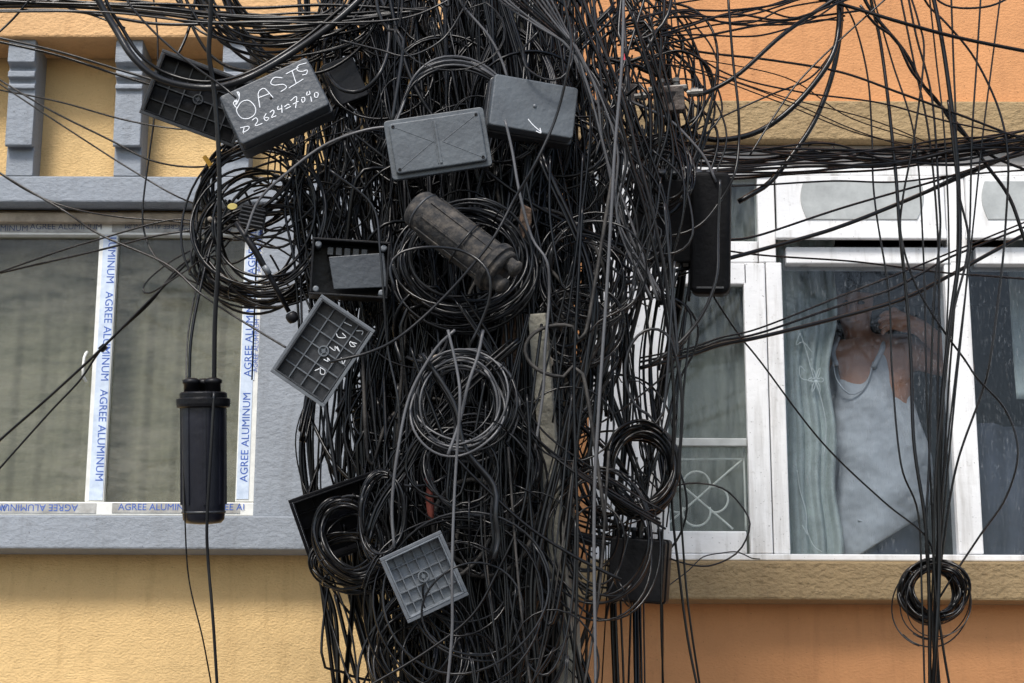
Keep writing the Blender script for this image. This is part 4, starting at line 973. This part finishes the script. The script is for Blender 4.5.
coil('large loose coil of black cable hanging left of the pole before the grey surround', 262, 235, 62, 72, 14, -1.38, 2.8, ['k0', 'k1'], 6, .36)
coil('tilted slack coil hanging from the upper left, behind the large loose coil', 252, 178, 42, 52, 9, -1.34, 3, ['k0', 'k1'], 16, .2, roll=-40)
coil('flat wide coil sagging across the grey surround below the large loose coil', 270, 250, 76, 48, 8, -1.36, 2.6, ['k0'], 17, .15, roll=15)
coil('narrow upright oval coil beside the lower left tray', 383, 517, 22, 44, 12, -1.6, 2.2, ['k2', 'k1'], 7, .12)
coil('coil of cable spilling over the rim of the lower left tray', 350, 540, 32, 40, 14, -1.5, 3, ['k1', 'k2'], 8, .2, roll=30)
coil('coil low down in front of the cable mass, under the round coil', 472, 470, 60, 55, 9, -1.58, 2.4, ['k1', 'k2'], 9, .4)
coil('loose ring of cable right of the wooden stub', 590, 275, 42, 45, 7, -1.55, 2.2, ['k1', 'k2'], 10, .4)
coil('small loose ring of cable at the height of the enclosure', 578, 330, 38, 40, 6, -1.5, 2, ['k1'], 11, .2)
coil('coil of black cable at the foot of the view, left of the pole', 420, 655, 48, 60, 12, -1.5, 3, ['k0', 'k1'], 12, .4)
coil('narrow ring of black cable hanging at the bottom left fringe', 352, 560, 40, 26, 7, -1.45, 2.4, ['k0', 'k1'], 13, .2)
coil('sagging rings of cable right of the pale pole face near the bottom', 600, 540, 44, 60, 8, -1.5, 2.4, ['k1', 'k0'], 14, .45)
coil('black rings crowded beside the taps at the upper right of the mass', 662, 175, 28, 36, 8, -1.4, 2.4, ['k0', 'k1'], 15, .25)
coil('large slack rings of cable low on the pole under the ribbed lid', 470, 600, 78, 78, 9, -1.6, 2.4, ['k1', 'k2'], 19, .5)
def arch(r_, i, n):
    d = r_.uniform(-8, 8); s = i / n
    return [(390 - s * 8 + r_.uniform(-3, 3), 150), (400 + s * 2, 108 - d * .3), (414 + r_.uniform(-2, 2), 76 + s * 10), (436, 59 + s * 14), (462, 57 + s * 14), (485, 66 + s * 12), (505, 84 + s * 8), (520, 110)], -1.58, -1.52, 2.6, r_.choice(['k2', 'k3', 'k3', 'k1'])
loopset('grey cable in the tight arch rising over the flat lid', 'cables arching over the flat lid', arch, 10, 14)

# -- the mass itself
def ip(y, tab):
    return float(np.interp(y, [t[0] for t in tab], [t[1] for t in tab]))
LFT = [(-40, 310), (60, 318), (150, 312), (230, 306), (300, 330), (350, 335), (450, 306), (560, 325), (620, 345), (700, 345)]
RGT = [(-40, 655), (60, 668), (150, 690), (250, 680), (350, 668), (450, 665), (560, 655), (620, 645), (700, 640)]
DK = [(-40, 1.0), (300, 1.0), (700, 1.05)]
def xu(u, y):          # u in -1..1 over the envelope
    l, r = ip(y, LFT), ip(y, RGT); return (l + r) / 2 + u * (r - l) / 2
rs = random.Random(77)
def tri(): return max(-1, min(1, rs.gauss(-.05, .46)))
allc = []
def depth_for(u, layer):   # layer 0 (back) .. 1 (front)
    rad = .34 * math.sqrt(max(.05, 1 - u * u * .8))
    return -1.18 + rad * (1 - 2 * layer) * 1.0
def strand_vertical():
    y0 = rs.choice([-40, -40, rs.uniform(0, 350)]); y1 = rs.choice([705, 705, rs.uniform(300, 690)])
    if y1 - y0 < 200: y1 = y0 + 250
    u = tri(); layer = rs.random(); pts = []
    n = max(3, int((y1 - y0) / 125)); du = rs.gauss(0, .09)
    ph = rs.uniform(0, 6.3)
    for i in range(n + 1):
        y = y0 + (y1 - y0) * i / n
        u2 = max(-1.02, min(1.02, u + du * i * .6 + rs.gauss(0, .075) + .05 * math.sin(ph + i * 1.2)))
        pts.append((xu(u2, y), y + rs.uniform(-6, 6), depth_for(u2, layer) + rs.gauss(0, .012)))
    return pts, layer, 'v'
def strand_u():
    u = tri(); wv = rs.uniform(.08, .55); layer = rs.random() ** .8
    yb = rs.uniform(120, 760); h_ = rs.uniform(90, 330)
    u1, u2 = max(-1.05, u - wv / 2), min(1.05, u + wv / 2); pts = []
    sk = rs.uniform(-.1, .1)
    for t in np.linspace(-1, 1, 9):
        s_ = math.sin(t * math.pi / 2); yy = yb - h_ * (1 - math.cos(t * math.pi / 2)) ** 1.1
        uu = (u1 + u2) / 2 + (u2 - u1) / 2 * s_ * (1 + .25 * abs(s_)) + sk * t * t
        uu = max(-1.08, min(1.08, uu))
        pts.append((xu(uu, yy), yy + rs.gauss(0, 3), depth_for(uu, layer) + rs.gauss(0, .015)))
    return pts, layer, 'u'
def strand_diag():
    u0, u1 = tri() * 1.2, tri() * 1.2; y0 = rs.uniform(-40, 450); y1 = y0 + rs.uniform(120, 320); layer = rs.random(); pts = []
    bow = rs.gauss(0, .25)
    for i in range(7):
        t = i / 6; uu = max(-1.05, min(1.05, u0 + (u1 - u0) * t + bow * math.sin(t * math.pi) + rs.gauss(0, .02))); yy = y0 + (y1 - y0) * t + 30 * math.sin(t * 3.1)
        pts.append((xu(uu, yy), yy, depth_for(uu, layer)))
    return pts, layer, 'd'
KEEP = [(384, 104, 492, 182), (484, 72, 580, 146), (402, 185, 528, 292), (308, 234, 392, 302), (270, 290, 378, 410), (376, 530, 470, 624), (640, 78, 700, 120), (215, 50, 335, 155)]
def clear(pts):
    for (x, y, Y), (x2, y2, _) in zip(pts, pts[1:]):
        for t in (0, .33, .66):
            a, b = x + (x2 - x) * t, y + (y2 - y) * t
            for k4 in KEEP:
                if k4[0] < a < k4[2] and k4[1] < b < k4[3]: return False
    return True
def strand_ring():
    u = tri() * 1.05; y = rs.uniform(-10, 690); layer = .35 + .65 * rs.random()
    rx = rs.uniform(22, 62); ry = rx * rs.uniform(.6, 1.6); a0 = rs.uniform(0, 6.3); sp = rs.uniform(3.6, 9.5); til = rs.uniform(-.12, .12)
    cx = xu(u, y); n = int(sp / .5); pts = []
    gx, gy = rs.gauss(0, 2.5), rs.gauss(0, 3)
    tail = rs.uniform(60, 200)
    Y = depth_for(u, layer)
    pts.append((cx + rx * math.cos(a0) + rs.gauss(0, 25), y - ry * math.sin(a0) - tail, Y + .05))
    for i in range(n + 1):
        a = a0 + sp * i / n; f = 1 + .02 * i
        pts.append((cx + rx * f * math.cos(a) + gx * i / 2, y - ry * f * math.sin(a) + gy * i / 2, Y + til * math.cos(a + 1) + rs.gauss(0, .006)))
    x, y_, Yl = pts[-1]; pts.append((x + rs.gauss(0, 18), y_ + rs.choice([-1, 1]) * tail, Yl + .04))
    if min(p[0] for p in pts) < 292 or max(p[0] for p in pts) > 700: return strand_ring()
    return pts, layer, 'r'
while len(allc) < 1250:
    r0 = rs.random()
    pts, layer, kd = (strand_vertical if r0 < .30 else strand_u if r0 < .55 else strand_ring if r0 < .80 else strand_diag)()
    mx = [p for p in pts if p[1] > 240 and p[0] > 565]
    if len(mx) > len(pts) * .4 and rs.random() < .66: continue
    mx = [p for p in pts if p[1] > 600 and (p[0] < 370 or p[0] > 640)]
    if mx and rs.random() < .6: continue
    if layer > .55 and rs.random() < .3:
        f2 = [(x, y, -1.6 - .12 * (layer - .5)) for x, y, Y in pts]
        if clear(f2): pts = f2; layer += .3
    allc.append((pts, layer, kd))
    if kd in 'vd' and rs.random() < .25:               # strands running together as a bunch
        for b in range(rs.randint(2, 5)):
            dx, dy = rs.gauss(0, 3.5), rs.gauss(0, 5); sl_ = rs.gauss(0, 3)
            allc.append(([(x + dx + sl_ * i_ / len(pts), y + dy, Y + rs.uniform(-.015, .015)) for i_, (x, y, Y) in enumerate(pts)], layer - .05, kd))
allc.sort(key=lambda c_: -(c_[1] + (.12 if c_[2] in 'ur' else 0)))
budget = max(20, 299 - NC[0])
LAB = {'v': ('black cable hanging lengthwise in the dense mass that hides the concrete pole', 'cables hanging down the pole'),
       'u': ('slack bight of cable hooking down and up again in the mass on the pole', 'slack bights in the mass on the pole'),
       'r': ('cable curled into a loose ring among the hanging ones on the pole', 'cables curled in rings on the pole'),
       'd': ('cable slanting across the hanging ones in the mass on the pole', 'slanting cables in the mass on the pole')}
stuff = {k_: MB() for k_ in ('k0', 'k1')}
for i, (pts, layer, kind) in enumerate(allc):
    p = smooth([P(x, y, Y) for x, y, Y in pts], .022)
    w = rs.choice([1.5, 1.8, 2.1, 2.4, 2.7, 3.0, 3.6, 4.3]); r = w * .5 * mpp(P(512, 341, -1.2))
    if i < budget:
        m = rs.choice(['k0', 'k1', 'k1', 'k2', 'k2'] if kind in 'ur' else ['k0', 'k0', 'k1', 'k1', 'k2'])
        v, f_ = tube_np(p, r, 6)
        mb = MB(); mb.add(v.tolist(), f_, 0, True)
        if i % 6 == 0:                                   # flat twin drop wire
            mb = MB(); r *= .62
            for sg in (-1, 1):
                v, f_ = tube_np(p + np.array([sg * r * 1.15, sg * r * .3, 0]), r, 6); mb.add(v.tolist(), f_, 0, True)
        if i % 9 == 4: m = 'k4'
        o = mb.build('cable', M[m], fix=False); tag(o, LAB[kind][0], 'cable', LAB[kind][1])
    else:
        v, f_ = tube_np(p, r, 5); stuff['k0' if i % 3 else 'k1'].add(v.tolist(), f_, 0, True)
mb = stuff['k0']; n0 = mb.n; s1 = stuff['k1']; mb.add(s1.v, s1.f, 1, True)
o = mb.build('cable_tangle', [M['k0'], M['k1']], fix=False)
tag(o, 'inner tangle of black cables packed around the pole behind the nearer ones', 'cable tangle', kind='stuff')

# ------------------------------------------------------------------ small things
def small(name, label, cat, cx, cy, Y, roll, tx, ty, fnb, m, bevel=.001):
    Mx, k_ = frame(cx, cy, Y, roll, tx, ty); mb = MB(); fnb(mb, k_); o = mb.build(name, M[m], bevel=bevel); o.matrix_world = Mx; return tag(o, label, cat)
small('tag', 'pale yellow oval tag in the middle of the loose coil', 'tag', 232.5, 206.5, -1.46, 4, 0, 0, lambda mb, k_: mb.prism([(5 * k_ * math.cos(a), 3.2 * k_ * math.sin(a)) for a in [i * .3927 for i in range(16)]], -.004, .004, 'z'), 'yel')
small('sleeve', 'amber sleeve on a cable left of the OASIS box', 'sleeve', 207.5, 161, -1.44, -55, 0, 0, lambda mb, k_: mb.box(-6 * k_, 6 * k_, -2.2 * k_, 2.2 * k_, -.006, .006), 'amber')
small('tag', 'tiny pink tag between the cables above the taps', 'tag', 623, 57, -1.6, 10, 0, 0, lambda mb, k_: mb.prism(rrect(4 * k_, 7 * k_, .003), -.002, .002, 'z'), 'pink')
small('disc', 'pale round disc behind the round coil, left of the pole', 'disc', 437, 360, -1.58, 0, 0, 10, lambda mb, k_: mb.lathe([(5.5 * k_, -.003), (5.5 * k_, .002), (4.5 * k_, .004), (1.2 * k_, .004), (1.2 * k_, .001)], 24), 'disc')
small('disc', 'pale round disc right of the pale pole face', 'disc', 547, 362, -1.56, 0, 0, -8, lambda mb, k_: mb.lathe([(6.5 * k_, -.003), (6.5 * k_, .002), (5 * k_, .004), (1.5 * k_, .004), (1.5 * k_, .001)], 24), 'disc')
small('sleeve', 'reddish rubber sleeve gathering thin cables above the light ribbed lid', 'sleeve', 430, 503, -1.56, 4, 0, 0, lambda mb, k_: mb.lathe([(2.2 * k_, -.045), (3.8 * k_, -.02), (4.2 * k_, .015), (2.6 * k_, .035), (4.2 * k_, .055), (4.2 * k_, .062)], 14).xf(Matrix.Rotation(R(-90), 4, 'X')), 'red')
small('wooden_stub', 'brown splintered wooden stub beside the dusty closure', 'wood stub', 525, 220, -1.6, -4, 8, 10, lambda mb, k_: mb.prism([(-4 * k_, 16 * k_), (5 * k_, 12 * k_), (6 * k_, -2 * k_), (-1 * k_, -19 * k_), (-5 * k_, -6 * k_)], -.015, .015, 'z'), 'wood', .003)
small('wooden_post', 'brown weathered wooden batten strapped to the pole', 'wooden post', 514, 352, -1.44, -2, 0, 12, lambda mb, k_: mb.box(-12 * k_, 10 * k_, -34 * k_, 38 * k_, -.02, .02), 'wood', .004)
small('strip', 'long pale weathered batten standing for the right face of the concrete pole, glimpsed between cables', 'strip', 553, 505, -1.47, 4.6, 0, -12, lambda mb, k_: mb.box(-9 * k_, 9 * k_, -250 * k_, 192 * k_, -.015, .015), 'conc', .004)  # separate piece standing for the pale right face of the concrete pole
Mx, k_ = frame(253, 217, -1.45, -12, 0, 0); e = empty('splice_box', M=Mx); tag(e, 'small black ribbed splice box in the middle of the loose coil', 'splice box')
MB().prism(rrect(24 * k_, 22 * k_, .006), -.02, .02, 'z').build('case', M['blk'], e, bevel=.002)
for i in range(5): MB().box(-12.5 * k_, 12.5 * k_, (-9 + i * 4) * k_, (-7.5 + i * 4) * k_, .0205, .024).build('rib', M['drib'], e, bevel=.001)
Mx, k_ = frame(267, 268, -1.52, 0, 0, 0)
e = empty('drop_wire_clamp', M=Mx); tag(e, 'black drop wire clamp ending in a round knob, hanging out of the loose coil', 'wire clamp')
mb = MB(); mb.tube([(-31 * k_, 46 * k_, 0), (-12 * k_, 18 * k_, .005), (6 * k_, -14 * k_, .005), (22 * k_, -44 * k_, 0)], [.007, .009, .007, .006], 10); mb.build('shaft', M['blk'], e, fix=False)
mb = MB(); mb.lathe([(.004, -.016), (.013, -.013), (.016, -.004), (.016, .006), (.01, .013)], 16).xf(Matrix.Translation((25 * k_, -49 * k_, 0)) @ Matrix.Rotation(R(28), 4, 'Z') @ Matrix.Rotation(R(-90), 4, 'X')); mb.build('knob', M['blk'], e)
mb = MB(); mb.tube([(-2 * k_, 2 * k_, .014), (3 * k_, -6 * k_, .014)], [.008, .008], 8); mb.build('ferrule', M['rib'], e, fix=False)
small('cable_clip', 'small black clip joining the two diagonal cables before the taped mullion', 'cable clip', 103, 348, -1.34, 42, 0, 0, lambda mb, k_: mb.box(-3.5 * k_, 3.5 * k_, -3 * k_, 3 * k_, -.01, .01), 'blk')
small('conduit_knob', 'small pale knob on the cables at the left of the loose coil', 'knob', 210, 219, -1.46, 30, 0, 0, lambda mb, k_: mb.lathe([(.002, -.006), (.006, -.004), (.007, .002), (.003, .006)], 12), 'disc')

# ------------------------------------------------------------------ light
EL, AZ = 51, -155          # sun behind the camera, a little to its left
wd = bpy.data.worlds.new('World'); sc.world = wd; wd.use_nodes = True
nt = wd.node_tree; bg = nt.nodes['Background']; sky = nt.nodes.new('ShaderNodeTexSky'); sky.sky_type = 'NISHITA'; sky.sun_disc = False
sd = Vector((-.35, -1.0, 0)).normalized(); el = R(EL)
dirv = Vector((sd.x * math.cos(el), sd.y * math.cos(el), math.sin(el)))
sky.sun_elevation = el; sky.sun_rotation = math.atan2(dirv.x, dirv.y)
sky.air_density = 1.2; sky.dust_density = 2; sky.ozone_density = 1.0
nt.links.new(sky.outputs[0], bg.inputs[0]); bg.inputs[1].default_value = .1
sl = bpy.data.lights.new('sun', 'SUN'); sl.energy = 1.75; sl.angle = R(14); sl.color = (1, .96, .9)
so = bpy.data.objects.new('sun', sl); C.objects.link(so); so.rotation_euler = dirv.to_track_quat('Z', 'Y').to_euler(); so.location = (0, -5, 12)
sc.view_settings.view_transform = 'Standard'; sc.view_settings.look = 'None'; sc.view_settings.gamma = 1
sc.view_settings.exposure = 1.04
sc.cycles.max_bounces = 8; sc.cycles.transparent_max_bounces = 8
print('individual cables', NC[0], 'of', budget, 'pole mass')
